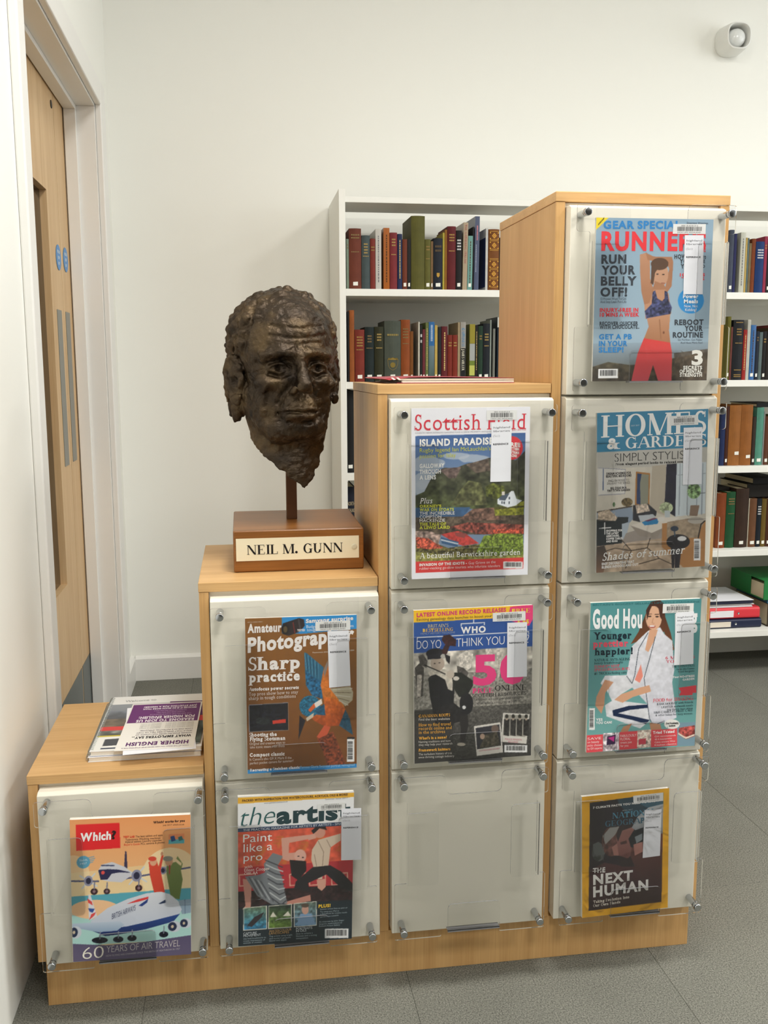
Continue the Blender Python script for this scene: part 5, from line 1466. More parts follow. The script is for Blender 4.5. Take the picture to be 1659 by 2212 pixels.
    lines(a, [('Use bold brushmarks to', 333, 1440, 515, 1428, 12), ('create impressions of', 333, 1457, 508, 1447, 12), ('animals in motion', 333, 1474, 482, 1465, 12), ('Top artists using bright', 542, 1422, 728, 1410, 12), ('and modern gouache', 542, 1440, 715, 1430, 12), ('mood and depth', 542, 1457, 680, 1450, 12), ('How to achieve a', 758, 1404, 892, 1396, 12), ('likeness and a strong', 758, 1422, 925, 1413, 12), ('composition', 758, 1440, 855, 1435, 12), ('Summer school Paint en plein air', 950, 1208, 1172, 1196, 11), ('Try using your iPad as', 950, 1228, 1102, 1220, 11), ('a sketchbook for creative results', 952, 1245, 1168, 1234, 11), ('Learn how to draw in perspective', 950, 1270, 1100, 1256, 11), ('An interview by John Singer', 942, 1310, 1145, 1297, 12), ("Sargent's watercolours at", 942, 1327, 1128, 1316, 12), ('Dulwich Picture Gallery', 942, 1344, 1112, 1334, 12)], '9aaab0', 'r')
    a.t('PLUS!', 937, 1192, 1034, 1185, 27, 'e8c030')
    a.bars(990, 1360, 1180, 1435, seed=15)
magazine('painting magazine with two dancers against a red sofa', [(265, 275), (1222, 240), (1207, 1440), (293, 1495)], .2092, .2903, .4746, .2744, -1.3, .0065, d_art,
         [(922, 342), (1150, 330), (1150, 392), (922, 400)], [(1118, 382), (1280, 378), (1282, 802), (1118, 806)], (.002, .016, .002, .012))

# ---- aircraft
def d_whi(a):
    a.all('e69a62', c2='e6cfa0')
    a.poly([(360, 900), (1360, 800), (1370, 1120), (420, 1160)], 'e6c896', c2='e9d6a8', a=.8)
    a.ell(1180, 920, 225, 215, 'eedab0', a=.8); a.ell(420, 920, 130, 160, 'eedab0', a=.6)
    a.poly([(415, 1072), (1350, 1015), (1352, 1112), (418, 1150)], '57a4b6')
    a.poly([(418, 1150), (1352, 1112), (1362, 1400), (440, 1445)], 'a7d0cc'); a.ell(600, 1170, 190, 72, 'e9bd92')
    a.poly([(440, 1425), (700, 1440), (1000, 1420), (1364, 1374), (1372, 1530), (450, 1570)], '5a5270', c2='645c78')
    a.poly([(427, 528), (766, 512), (781, 706), (440, 726)], 'de262b')
    a.poly([(1155, 602), (1281, 596), (1283, 672), (1157, 678)], 'e08a5c'); a.poly([(1158, 645), (1282, 640), (1283, 672), (1157, 678)], '5aaab4'); a.poly([(1170, 620), (1200, 612), (1215, 650), (1180, 660)], '2c4a80'); a.poly([(1230, 625), (1260, 615), (1275, 645), (1240, 655)], '3a6a68')
    a.ell(498, 812, 52, 48, '5a9cb8'); 
    for k in range(4): a.line([(530, 780 + 14 * k), (585 - 8 * abs(k - 1), 770 + 14 * k)], 6, '5a9cb8')
    pl, nv = 'c9c9d2', '2a2b50'
    a.line([(410, 955), (620, 958)], 13, '565a7c'); a.line([(800, 945), (1335, 858)], 13, '565a7c')
    a.poly([(818, 728), (830, 735), (842, 862), (815, 855)], '383250')
    a.poly([(614, 880), (640, 832), (720, 812), (820, 850), (890, 905), (800, 968), (700, 960), (636, 946)], pl); a.poly([(614, 872), (690, 866), (770, 870), (885, 896), (780, 892), (720, 902), (690, 945), (636, 948)], nv)
    a.line([(640, 838), (735, 840)], 10, '3c4468'); a.ell(652, 893, 14, 14, 'd8504c')
    for cx, cy, r in ((543, 955, 34), (915, 918, 40), (1120, 880, 26)):
        for k in range(4):
            t = math.radians(35 + 90 * k); a.line([(cx, cy), (cx + math.cos(t) * r * 2.4, cy + math.sin(t) * r * 2.0)], 11, 'c9ced6')
        a.ell(cx, cy, r, r * 1.15, '8b8ca4'); a.ell(cx, cy, r * .6, r * .7, '2c2c44')
    for x, y, r in ((590, 1035, 28), (688, 1035, 25), (935, 1012, 28)): a.ell(x, y, r, r * .9, '3a222a'); a.ell(x, y, r * .4, r * .4, '8a7078'); a.line([(x, y - 20), (x, y - 65)], 10, '7a7a90')
    a.poly([(1005, 815), (1060, 780), (1085, 850), (1106, 760), (1122, 765), (1102, 880), (1142, 1048), (1056, 1048), (1020, 920)], 'd84a38', c2='c84432'); a.ell(1042, 812, 28, 32, 'd8a080'); a.ell(1034, 790, 32, 18, 'd04838'); a.ell(1108, 752, 10, 16, 'c89070')
    a.poly([(1148, 832), (1220, 815), (1262, 848), (1266, 825), (1222, 790), (1232, 770), (1275, 830), (1262, 880), (1278, 950), (1258, 1102), (1190, 1092), (1148, 900)], '78884f', c2='62743e'); a.ell(1166, 812, 30, 36, 'c89878'); a.ell(1156, 790, 40, 20, '8b8a7e'); a.poly([(1166, 840), (1178, 838), (1176, 910), (1168, 910)], 'a83838')
    a.poly([(1250, 1110), (1352, 1100), (1352, 1205), (1280, 1215)], '8aa0b4'); a.line([(1300, 1105), (1305, 1210)], 6, '5a7088')
    a.poly([(545, 1058), (562, 1058), (620, 1222), (560, 1252)], 'd6d6de'); a.poly([(538, 1085), (575, 1110), (585, 1140), (548, 1120)], 'd84a4a'); a.poly([(548, 1160), (600, 1165), (585, 1195), (560, 1185)], '33509a'); a.poly([(560, 1250), (575, 1205), (610, 1190), (600, 1215)], 'd84a4a')
    a.poly([(572, 1258), (700, 1160), (850, 1095), (1000, 1052), (1110, 1042), (1180, 1062), (1245, 1112), (1278, 1180), (1245, 1235), (1000, 1292), (850, 1342), (700, 1352), (600, 1330)], 'd3d5dd', c2='b9c2d4')
    a.poly([(580, 1328), (850, 1302), (1050, 1262), (1265, 1212), (1215, 1270), (1000, 1325), (800, 1360), (690, 1372)], '2b4a8c', c2='1e2c5c')
    a.poly([(430, 1275), (800, 1262), (832, 1290), (780, 1332), (640, 1342), (430, 1302)], 'b7c4d5', c2='8ca2bc')
    a.poly([(846, 1132), (930, 1098), (1012, 1078), (1012, 1096), (930, 1118)], 'd8403f'); a.poly([(938, 1146), (1012, 1094), (1006, 1122), (965, 1152)], '2a3f80'); a.poly([(1094, 1132), (1148, 1102), (1152, 1126), (1108, 1136)], '2a3958')
    for cx, cy, rx, ry in ((462, 1340, 44, 46), (1222, 1308, 52, 42), (1312, 1284, 46, 38)): a.ell(cx, cy, rx, ry, 'c3c9d3'); a.ell(cx - 14, cy, rx * .66, ry * .8, '26304c'); a.ell(cx - 14, cy, rx * .22, ry * .28, 'c8b8a0')
    for x, y, rx in ((648, 1402, 62), (790, 1398, 40), (896, 1390, 36), (1142, 1366, 36)): a.ell(x, y, rx, 23, '1b1d2c', n=.5, ns=10); a.line([(x, y - 10), (x, y - 60)], 9, '7a8090')
    W = 'e9e5da'
    a.t('Which', 467, 657, 704, 641, 66, 'f2eeee').t('?', 706, 640, 743, 636, 66, '2a1618').t('Which? works for you', 1032, 519, 1281, 505, 19, '3a2420').t('July 2017 which.co.uk', 1108, 537, 1278, 530, 11, '5a3c30', 'r')
    a.t('TEST LAB', 800, 630, 888, 626, 16, 'd8402c').t('The best tablets and apps', 896, 626, 1108, 614, 15, '4a3028', 'r')
    lines(a, [('Televisions Washing machines', 818, 650, 1092, 636, 15), ('Hybrid tablets Laundry capsules', 818, 668, 1100, 653, 15), ('PCs, cameras & phones', 940, 682, 1126, 670, 15)], '4a3028', 'r')
    a.t("Buyer's Guide", 808, 688, 932, 682, 15, 'd8402c', 'r')
    a.t('TRAVEL', 465, 808, 532, 800, 14, 'c8dce4', 'r').t('1957', 475, 832, 525, 826, 14, 'c8dce4', 'r')
    a.t('BRITISH AIRWAYS', 735, 1246, 915, 1180, 42, '4c5472', 'r').t('60', 520, 1540, 682, 1530, 86, W, 'l').t('YEARS OF AIR TRAVEL', 702, 1494, 1272, 1456, 48, 'c9c3c4', 'l').t('HOW FLYING HAS CHANGED SINCE THE BIRTH OF HEATHROW IN 1957', 700, 1526, 1272, 1482, 13, 'b4aeb4', 'r')
magazine('consumer magazine with red box and painted airliners', [(378, 490), (1325, 450), (1362, 1520), (450, 1560)], .2069, .2690, .1823, .2554, -1.6, .0088, d_whi, None, None, None)

# ================================================================== WHITE BOOKCASE AND ITS BOOKS
SHELF_W = plain('white_powder_coat', 'e6e6e0', 0.45, spec=0.35)
BX0, BX1, BY0, BY1 = 0.733, 2.80, 1.56, 1.912
SHZ = {1: 1.4395, 2: 1.1290, 3: 0.8145, 4: 0.5010, 5: 0.1890}
case = empty('bookcase', (BX0, BY0, 0), 'tall white bookcase against the back wall behind the display unit', 'bookcase')
def cbox(b, x0, x1, y0, y1, z0, z1): return b.box(x0 - BX0, x1 - BX0, y0 - BY0, y1 - BY0, z0, z1)
for x in (BX0, 1.655, BX1 - 0.0215):
    cbox(MB(), x, x + 0.0215, BY0, BY1, 0, 1.7615).build('upright', SHELF_W, case, bevel=0.001)
bays = ((BX0 + 0.0215, 1.655), (1.6765, BX1 - 0.0215))
for a, b in bays:
    cbox(MB(), a, b, BY0 + 0.004, BY0 + 0.205, 1.7200, 1.7385).build('top_board', SHELF_W, case, bevel=0.001)
    for z in SHZ.values():
        cbox(MB(), a, b, BY0 + 0.002, BY1 - 0.012, z - 0.0235, z).build('shelf', SHELF_W, case, bevel=0.001)
    cbox(MB(), a, b, BY1 - 0.012, BY1 - 0.002, 0.0, 1.7200).build('back_board', SHELF_W, case)

GOLD = 'b8964a'
GOLDM = plain('gilt', 'b08d48', 0.35, metal=0.6)
LABELM = plain('spine_label_paper', 'dcdcd4', 0.5)
CREAMP = plain('aged_pages', 'cfc3a4', 0.85, vary=0.08, vscale=200)
WHITEP = plain('white_pages', 'dad8d0', 0.85)
def cloth(hexc, gloss=False):
    k_ = 0.80
    dk = ''.join('%02x' % int(int(hexc[i:i + 2], 16) * k_) for i in (0, 2, 4))
    return plain(('gloss_' if gloss else 'cloth_') + hexc, dk, 0.3 if gloss else 0.62, spec=0.4 if gloss else 0.25, bump=0.0 if gloss else 0.15, bscale=900, vary=0.06 if gloss else 0.30, vscale=38)

def dashes(V, F, C, x0, x1, z0, z1, y, n_rows, col, r, vertical=False):
    """rows of short marks: spine titles too small to read"""
    for k in range(n_rows):
        if vertical:
            a, b = z0, z1
            xa = x0 + (x1 - x0) * (k + .25) / n_rows; xb = x0 + (x1 - x0) * (k + .75) / n_rows
        else:
            a, b = x0, x1
            za = z1 - (z1 - z0) * (k + .75) / n_rows; zb = z1 - (z1 - z0) * (k + .25) / n_rows
        q = a
        while q < b:
            e = min(b, q + (b - a) * r.uniform(.02, .06) if vertical else q + (b - a) * r.uniform(.08, .2))
            o = len(V)
            V += [(xa, y, q), (xb, y, q), (xb, y, e), (xa, y, e)] if vertical else [(q, y, za), (e, y, za), (e, y, zb), (q, y, zb)]
            F.append((o, o + 1, o + 2, o + 3)); C += [col] * 4
            q = e + (b - a) * (r.uniform(.008, .02) if vertical else r.uniform(.03, .06))

def hexc(c): return [int(c[i:i + 2], 16) / 255 for i in (0, 2, 4)]

def book(x, z, w, h, col, opt, label, yf=1.587, depth=None, lean=0.0, group='books in the white bookcase', idx=0):
    r = random.Random(idx * 31 + 5)
    depth = depth or min(0.30, max(0.13, h * r.uniform(.68, .78)))
    e = empty('book', (x, yf, z), label, 'book', group, (0, math.radians(lean), 0))
    t = min(0.0024, w * .22)
    gl = any(k in opt for k in 'kLrpjqt')
    bulge = min(0.006, w * .16) * (0.3 if gl or w < .012 else 1)
    arc = [(w * (k / 6), -bulge * math.sin(math.pi * k / 6)) for k in range(7)]
    pts = [(0, depth)] + arc + [(w, depth), (w - t, depth), (w - t, .003), (t, .003), (t, depth)]
    m = cloth(col, gl)
    c = MB().prism(pts, 0, h, 'xy').build('cover', m, e)
    zi = 0.0035 if w > .01 else .0015
    MB().box(t, w - t, .0032, depth - .004, zi, h - zi).build('pages', WHITEP if gl else CREAMP, e)
    V, F, C = [], [], []
    y = -bulge - .0004
    g = hexc(GOLD)
    a, b = w * .16, w * .84
    if 'g' in opt or 'G' in opt:
        nr = r.choice((2, 3, 3, 4)) if w > .02 else 2
        g = hexc(r.choice(('8a7040', '9a7c44', '7a6440', 'a08850')))
        zt_ = h * r.uniform(.82, .93)
        sq = r.uniform(.0, .12) * w
        dashes(V, F, C, a + sq, b - sq, zt_ - nr * .0095, zt_, y, nr, g, r)
        if w > .018: dashes(V, F, C, a, b, h * .60, h * .63, y, 1, g, r)
    if 'G' in opt:
        for zz in (.95, .08, .05, .16): V += [(a, y, h * zz), (b, y, h * zz), (b, y, h * zz + .003), (a, y, h * zz + .003)]; F.append(tuple(range(len(V) - 4, len(V)))); C += [g] * 4
    if 'w' in opt: dashes(V, F, C, a, b, h * .66, h * .86, y, 4 if w > .012 else 2, hexc('c8c8c8'), r)
    if 'v' in opt: dashes(V, F, C, w * .3, w * .7, h * .2, h * .9, y, 1, hexc('c8b070'), r, True)
    if 'k' in opt: dashes(V, F, C, w * .32, w * .68, h * .12, h * .9, y, 1, hexc('6a6a70' if col[0] in 'de' else '4a3420'), r, True)
    if 'r' in opt:
        dashes(V, F, C, w * .25, w * .75, h * .68, h * .88, y, 1, hexc('c07a80'), r, True); dashes(V, F, C, w * .2, w * .45, h * .25, h * .62, y, 1, hexc('a8b0c0'), r, True)
    if 'e' in opt:
        s = [(.5, .24), (.66, .27), (.66, .33), (.34, .33), (.34, .27)]
        o = len(V); V += [(w * p, y, h * q) for p, q in s]; F.append(tuple(range(o, o + 5))); C += [hexc('b08a3c')] * 5
        dashes(V, F, C, a, b, h * .72, h * .88, y, 2, hexc('5a4a34'), r)
    if 'E' in opt:                       # gold shield crest drawn as an outline with a boss
        out = [(.18, .37), (.5, .40), (.82, .37), (.80, .28), (.70, .22), (.5, .185), (.30, .22), (.20, .28)]
        for (p0, q0), (p1, q1) in zip(out, out[1:] + out[:1]):
            o = len(V); V += [(w * p0, y, h * q0), (w * p1, y, h * q1), (w * (p1 * .94 + .03), y, h * (q1 * .94 + .017)), (w * (p0 * .94 + .03), y, h * (q0 * .94 + .017))]; F.append((o, o + 1, o + 2, o + 3)); C += [hexc('8a7436')] * 4
        o = len(V); V += [(w * (.5 + .16 * math.cos(k)), y, h * (.275 + .045 * math.sin(k))) for k in np.linspace(0, 2 * math.pi, 12, endpoint=False)]; F.append(tuple(range(o, o + 12))); C += [hexc('7a682f')] * 12
        o = len(V); V += [(w * .2, y, h * .36), (w * .8, y, h * .36), (w * .78, y, h * .39), (w * .22, y, h * .39)]; F.append((o, o + 1, o + 2, o + 3)); C += [hexc('8a7436')] * 4
        dashes(V, F, C, a, b, h * .74, h * .80, y, 1, hexc('8a7a44'), r)
    if 'o' in opt:                       # gilt leather: ruled compartments with diamonds
        for kk in range(6):
            z0 = h * (.05 + .155 * kk); z1 = z0 + h * .135
            for zz in (z0, z1): V += [(a * .6, y, zz), (w - a * .6, y, zz), (w - a * .6, y, zz + .0016), (a * .6, y, zz + .0016)]; F.append(tuple(range(len(V) - 4, len(V)))); C += [hexc('c09040')] * 4
            if kk == 3: continue
            zc = (z0 + z1) / 2
            for sx, sz, cc in ((.22, .34, 'c8963c'), (.12, .2, '7a4a1c'), (.06, .1, 'd8aa50')):
                o = len(V); V += [(w * .5 - w * sx, y - (.22 - sx) * .001, zc), (w * .5, y - (.22 - sx) * .001, zc - (z1 - z0) * sz), (w * .5 + w * sx, y - (.22 - sx) * .001, zc), (w * .5, y - (.22 - sx) * .001, zc + (z1 - z0) * sz)]; F.append((o, o + 1, o + 2, o + 3)); C += [hexc(cc)] * 4
            for fx, fz in ((.14, .15), (.86, .15), (.14, .85), (.86, .85)):
                o = len(V); px, pz = w * fx, z0 + (z1 - z0) * fz; V += [(px - w * .07, y, pz), (px, y, pz - .003), (px + w * .07, y, pz), (px, y, pz + .003)]; F.append((o, o + 1, o + 2, o + 3)); C += [hexc('c8963c')] * 4
    if 'p' in opt:
        o = len(V); V += [(0.0006, y, 0.001), (w - .0006, y, 0.001), (w - .0006, y, h * .60), (.0006, y, h * .60)]; F.append((o, o + 1, o + 2, o + 3)); C += [hexc('43564a'), hexc('3a4a40'), hexc('6a7c86'), hexc('5c7078')]
        dashes(V, F, C, w * .3, w * .7, h * .68, h * .95, y - .0001, 2, hexc('c8d8e8'), r, True)
    if 'q' in opt:
        for z0, z1, c0 in ((.0, .1, '2a3428'), (.1, .28, 'b0b45c'), (.28, .36, '6a7c34'), (.36, .66, '9a9e9c'), (.66, 1, '8a8030')):
            o = len(V); V += [(.0006, y, h * z0 + .0005), (w - .0006, y, h * z0 + .0005), (w - .0006, y, h * z1 - .0003), (.0006, y, h * z1 - .0003)]; F.append((o, o + 1, o + 2, o + 3)); C += [hexc(c0)] * 4
    if 't' in opt:
        o = len(V); V += [(.0006, y, h * .84), (w - .0006, y, h * .84), (w - .0006, y, h - .001), (.0006, y, h - .001)]; F.append((o, o + 1, o + 2, o + 3)); C += [hexc('b8bab4')] * 4
    if 'j' in opt:
        o = len(V); V += [(.0006, y, .001), (w - .0006, y, .001), (w - .0006, y, h * .56), (.0006, y, h * .56)]; F.append((o, o + 1, o + 2, o + 3)); C += [hexc('1c1c1e')] * 4
    def vertical_text(s, z1, z0, cap, cc, st, yy):
        g_, tr, W = typeset(s, st); o = len(V)
        for q in g_: V.append((w * .5 - cap / 2 + q[1] * cap, yy - 8e-6 * q[2], z1 - q[0] / W * (z1 - z0)))
        F.extend(tuple(i + o for i in t_) for t_ in tr); C.extend([hexc(cc)] * len(g_))
    if 'j' in opt:
        vertical_text('CAITHNESS', h * .90, h * .59, w * .5, '3c7cae', 's', y - .0002); vertical_text('JAMES MILLER', h * .55, h * .18, w * .5, 'd8d4c0', 's', y - .0002)
    if 'L' in opt:
        vertical_text('THE GATHERING STREAM', h * .97, h * .40, w * .45, '9a5a54', 's', y - .0002)
    if V:
        me = ink_mesh('spine_print', V, F, C); me.materials.append(PRINT_M); link('spine_print', me, c, kind='stuff')
    if any(k in opt for k in 'sxy'):
        lw = min(w * .55, .016); z0 = {'x': .16, 'y': .10}.get(opt, .04) * h + .004
        lx = w * .5 - lw / 2 + (w * .18 if opt in 'xy' else 0)
        MB().prism([(lx, z0), (lx + lw, z0 + (.001 if opt == 'y' else 0)), (lx + lw, z0 + .0125), (lx, z0 + .0115)], y - .0002, -bulge * .5, 'xz').build('spine_label', LABELM, c)
    return e

BOOKS = '''1|0.7603|0.0082|0.165|8fa08c|g|thin pale green book standing against the bookcase upright
1|0.7693|0.0412|0.199|7a3a26|gs|thick russet book with worn spine, first large one by the upright
1|0.8113|0.0289|0.177|4d5a5c|g|slate grey clothbound book with faint gold rules
1|0.8410|0.0175|0.167|8a3428|g|short brick red book leaning on the white spine
1|0.8593|0.0198|0.199|e4e0d8|k|white paperback spine with grey vertical capitals
1|0.8865|0.0207|0.203|c06a1e|k|bright orange book with dark vertical lettering
1|0.9084|0.0250|0.188|8e3136|g|crimson clothbound book with gold title beside orange book
1|0.9344|0.0162|0.184|23315c|v|narrow navy book with gold vertical title
1|0.9515|0.0164|0.167|7e3a22|s|short rust brown book with white shelf label
1|0.9686|0.0118|0.168|1d1c1c|s|slim black book beside the tall olive volume
1|0.9814|0.0472|0.244|646226|n|tallest olive green volume on the shelf, broad plain spine
1|1.0294|0.0197|0.168|6c6a2c|gs|small olive green book with gold crest beside tall olive volume
1|1.0498|0.0080|0.162|8a6a44|s|thin tan book tucked beside a black book
1|1.0586|0.0316|0.172|1c2230|es|blue black book with gold shield on spine
1|1.0910|0.0063|0.191|c8b848|n|thin yellow booklet with plain spine
1|1.0981|0.0079|0.201|a06a20|n|ochre leather book between yellow booklet and dark red book
1|1.1067|0.0298|0.212|6e1e22|g|tall dark red book with small gold title
1|1.1373|0.0200|0.199|19181a|ws|black book with white title lettering
1|1.1603|0.0162|0.226|c8b498|L|cream book with red vertical title, tilted slightly
1|1.1775|0.0169|0.182|7fb4ac|ks|turquoise book with pale label near its foot
1|1.1952|0.0051|0.212|16161c|n|thin black book behind turquoise spine
1|1.2011|0.0163|0.247|5c6684|r|very tall slate blue book with pink lettering
1|1.2415|0.0080|0.208|ecece8|n|white board book with blue front cover
1|1.2506|0.0384|0.205|8a5220|o|brown leather volume covered in gilt diamonds
1|1.2899|0.0054|0.178|1a1a1c|n|dark book half hidden by the oak display unit
2|0.7610|0.0065|0.236|17171a|n|black thin book at the upright, second shelf
2|0.7682|0.0169|0.241|a85c26|n|tall narrow orange brown book at the upright
2|0.7863|0.0335|0.176|8c3426|gs|red cloth book with worn cloudy spine
2|0.8209|0.0319|0.185|1c2a2a|gs|dark green book with five gold title lines
2|0.8539|0.0324|0.186|32341c|gs|dark olive book with gold title on top half
2|0.8884|0.0573|0.206|545c50|Es|widest grey green volume with gold crest on spine
2|0.9464|0.0314|0.210|a0501e|gs|tall orange brown book with gold title
2|0.9787|0.0109|0.171|8a5018|s|narrow ochre book beside orange brown one
2|1.0065|0.0056|0.203|e0dccc|n|cream spined book with grey boards
2|1.0129|0.0084|0.193|22221f|ws|thin black book with white running title
2|1.0221|0.0096|0.178|7a3038|s|thin maroon book with white foot label
2|1.0325|0.0105|0.201|76824a|vs|moss green book with cream vertical title
2|1.0437|0.0201|0.203|3a78b8|p|paperback with blue top half and landscape below
2|1.0649|0.0096|0.192|dcbc62|s|thin butter yellow book
2|1.0752|0.0124|0.186|22282c|s|black book with white label, below yellow spine
2|1.0884|0.0212|0.188|6e2228|v|maroon book with gold vertical title
2|1.1104|0.0164|0.159|8c2e1e|g|short red book, first of a matching pair
2|1.1279|0.0175|0.159|90301e|g|short red book, second of a matching pair
2|1.1463|0.0082|0.202|b8a480|n|beige spined pamphlets bound together
2|1.1559|0.0186|0.203|b8b4ac|j|black and grey paperback with bold author name in capitals
2|1.1877|0.0201|0.196|8a8a3a|q|glossy paperback with yellow green landscape spine
2|1.2086|0.0093|0.192|241c1c|v|black book with gold running title beside glossy spine
2|1.2187|0.0171|0.190|22402e|gs|bottle green book with gold bands
2|1.2365|0.0234|0.198|1a2028|gs|navy black book with gold bands and white label
2|1.2607|0.0052|0.211|9aa49c|n|thin pale grey booklet standing tall
2|1.2719|0.0080|0.181|8a8c84|n|thin grey pamphlet near the oak side panel
2|1.2861|0.0126|0.221|20303c|t|dark teal book with white band at top
1|2.1358|0.0162|0.219|4a5264|s|glossy grey book right beside the oak side panel
1|2.1528|0.0101|0.206|23265c|n|royal navy book with glossy cover
1|2.1775|0.0188|0.211|dcdccc|k|white spine with grey capitals on the upper shelf
1|2.1971|0.0069|0.193|d8b868|n|thin cream yellow book
1|2.2048|0.0060|0.192|6a8080|n|thin teal grey book
1|2.2116|0.0090|0.174|8a7650|n|short tan book before the orange brown one
1|2.2214|0.0144|0.190|8a4216|n|orange brown book with maroon board
1|2.2366|0.0326|0.180|123a78|w|bright blue book with broad plain spine
1|2.2700|0.0112|0.199|a83250|g|raspberry red book with gold bands
1|2.2820|0.0152|0.190|26282a|s|charcoal book with white foot label
2|2.1436|0.0132|0.227|6e6a1e|s|olive gold book beside the oak side panel
2|2.1581|0.0070|0.190|7a4038|n|thin dusty red book
2|2.1659|0.0401|0.215|181c22|G|thick black volume with gold title lines
2|2.2068|0.0140|0.180|b02824|v|bright red book with yellow vertical title
2|2.2216|0.0121|0.216|d8d8cc|n|plain white spine standing tall
2|2.2347|0.0203|0.197|3a74b4|ks|cornflower blue book with white foot label
2|2.2563|0.0125|0.175|1c2638|gs|navy book with gold bands beside the blue one
2|2.2700|0.0127|0.172|6a7c7c|n|narrow grey green book
2|2.2835|0.0139|0.175|1c1a1a|gs|black leather book with white label
2|2.2982|0.0157|0.175|26201c|n|dark brown book at the frame edge
3|2.1436|0.0177|0.200|1e3060|n|thin navy book beside the oak side panel
3|2.1621|0.0126|0.218|4a2214|s|dark maroon book in the shade
3|2.1755|0.0463|0.222|a86a2e|x|thick tan leather volume with high white label
3|2.2224|0.0447|0.223|a4642a|y|thick tan leather volume with low tilted label
3|2.2691|0.0134|0.179|3a2c24|s|dark brown narrow book with white label
3|2.2833|0.0281|0.213|5ea48e|s|sea green book standing forward
3|2.3122|0.0051|0.198|9a9c98|n|silver thin booklet
3|2.3181|0.0175|0.180|6a3c26|s|chestnut brown book
4|2.1514|0.0363|0.208|94481e|s|russet orange book, first on the lower shelf
4|2.1885|0.0359|0.212|1e5a34|g|emerald green book with gold title
4|2.2264|0.0517|0.224|3c281c|s|broad dark brown book with tilted label
4|2.2789|0.0037|0.186|d8d0b8|n|thin white spine with black lettering
4|2.2833|0.0286|0.185|7a5034|s|mid brown book with dark bands
4|2.3127|0.0192|0.184|141e28|ws|blue black book with gold vertical title
4|2.3327|0.0189|0.182|7a6224|s|ochre brown book'''
SHN = {1: 'top shelf', 2: 'second shelf', 3: 'third shelf', 4: 'fourth shelf'}
LEANS = {'L': 0.8, 'ks': 0.8, 'r': 0.6}
for k, row in enumerate(BOOKS.split('\n')):
    sh, x, w, h, c, o, l = row.split('|')
    sh, x, w, h = int(sh), float(x), float(w), float(h)
    yf = 1.587 if sh < 3 else (1.60 if sh == 3 else 1.615)
    w2 = w - 0.0004
    z = SHZ[sh] + 0.0004 + (math.sin(math.radians(LEANS.get(o, 0))) * w2)
    bk = book(x, z, w2, h, c, o, l + ', ' + SHN[sh], yf=yf, lean=LEANS.get(o, 0) if sh == 1 else 0, idx=k)
    if 'blue front cover' in l:
        MB().box(-.0006, -.0001, .004, .13, .012, h - .03).build('cover_print', cloth('23356e'), bk.children[0])
book(0.7565, SHZ[3] + .0004, .026, .285, '141516', 's', 'tall black book glimpsed between bookcase upright and oak panel, third shelf', yf=1.60, idx=201)
nb = book(0.7565, SHZ[4] + .0004, .030, .262, '1b2030', 'n', 'navy reference book with cream title lines beside the upright, fourth shelf', yf=1.615, idx=202)
flat_text('spine_print', [('NORTH', .002, .028, .196, .013, 'b8a888', 'r'), ('HIGHLAND', .002, .028, .172, .013, 'b8a888', 'r'), ('COUNTY', .003, .027, .14, .010, 'a89878', 'r'), ('REGISTER', .002, .028, .118, .010, 'a89878', 'r')], nb.children[0], PRINT_M, loc_y=-.0058)
# ---- books lying on their sides on top of the rows
def flat_book(x0, x1, y0, y1, z0, z1, col, label):
    e = empty('book', (x0, y0, z0), label, 'book', 'books lying flat on the rows')
    t = .0025
    w, d, h = x1 - x0, y1 - y0, z1 - z0
    MB().box(0, w, 0, d, 0, t).box(0, w, 0, d, h - t, h).box(0, w, 0, t, t, h - t).build('cover', cloth(col), e)
    MB().box(.003, w - .003, t, d - .003, t, h - t).build('pages', CREAMP, e)
FILL = """1|2.2990|.021|.196|5a2a22|g|wine red cloth book after the charcoal one
1|2.3206|.026|.180|2c3c30|g|dark fir green book after the wine red one
1|2.3472|.018|.205|c8c0a8|k|bone white book after the fir green one
2|2.3150|.024|.188|4a3a20|g|umber brown book after the dark brown one
2|2.3396|.020|.200|7a2a2a|gs|cherry red book after the umber one
2|2.3602|.028|.178|24344a|g|steel blue book after the cherry red one
3|2.3364|.022|.186|5c5a30|s|khaki book after the chestnut one
3|2.3590|.024|.180|30242a|g|plum black book after the khaki one
3|2.3836|.030|.182|704c2c|s|saddle brown book after the plum black one
4|2.3520|.026|.184|54301c|s|burnt brown book after the ochre one
4|2.3786|.024|.186|2a3a30|g|pine green book after the burnt brown one
4|2.4032|.022|.178|6a5a44|s|drab book after the pine green one"""
for k, row in enumerate(FILL.split('\n')):
    sh, x, w, h, c, o, l = row.split('|')
    book(float(x), SHZ[int(sh)] + .0004, float(w), float(h), c, o, l + ', ' + SHN[int(sh)], yf=1.587 if int(sh) < 3 else (1.60 if int(sh) == 3 else 1.615), idx=300 + k)
H3, H4 = SHZ[3] + .0006 + 0.213, SHZ[4] + .0006
flat_book(2.292, 2.412, 1.62, 1.82, H3, H3 + .015, '17171a', 'black book lying flat across the sea green and silver spines')
flat_book(2.158, 2.222, 1.66, 1.86, H4 + 0.212, H4 + 0.212 + .013, '1c1815', 'dark slim book lying flat on the russet and green spines')
flat_book(2.2835, 2.422, 1.64, 1.85, H4 + .1866, H4 + .2376, '211d1a', 'dark bundle lying across the brown and ochre spines')
flat_book(2.300, 2.420, 1.63, 1.85, H4 + .2379, H4 + .2604, '161617', 'thick black album lying on the dark bundle under the shelf')

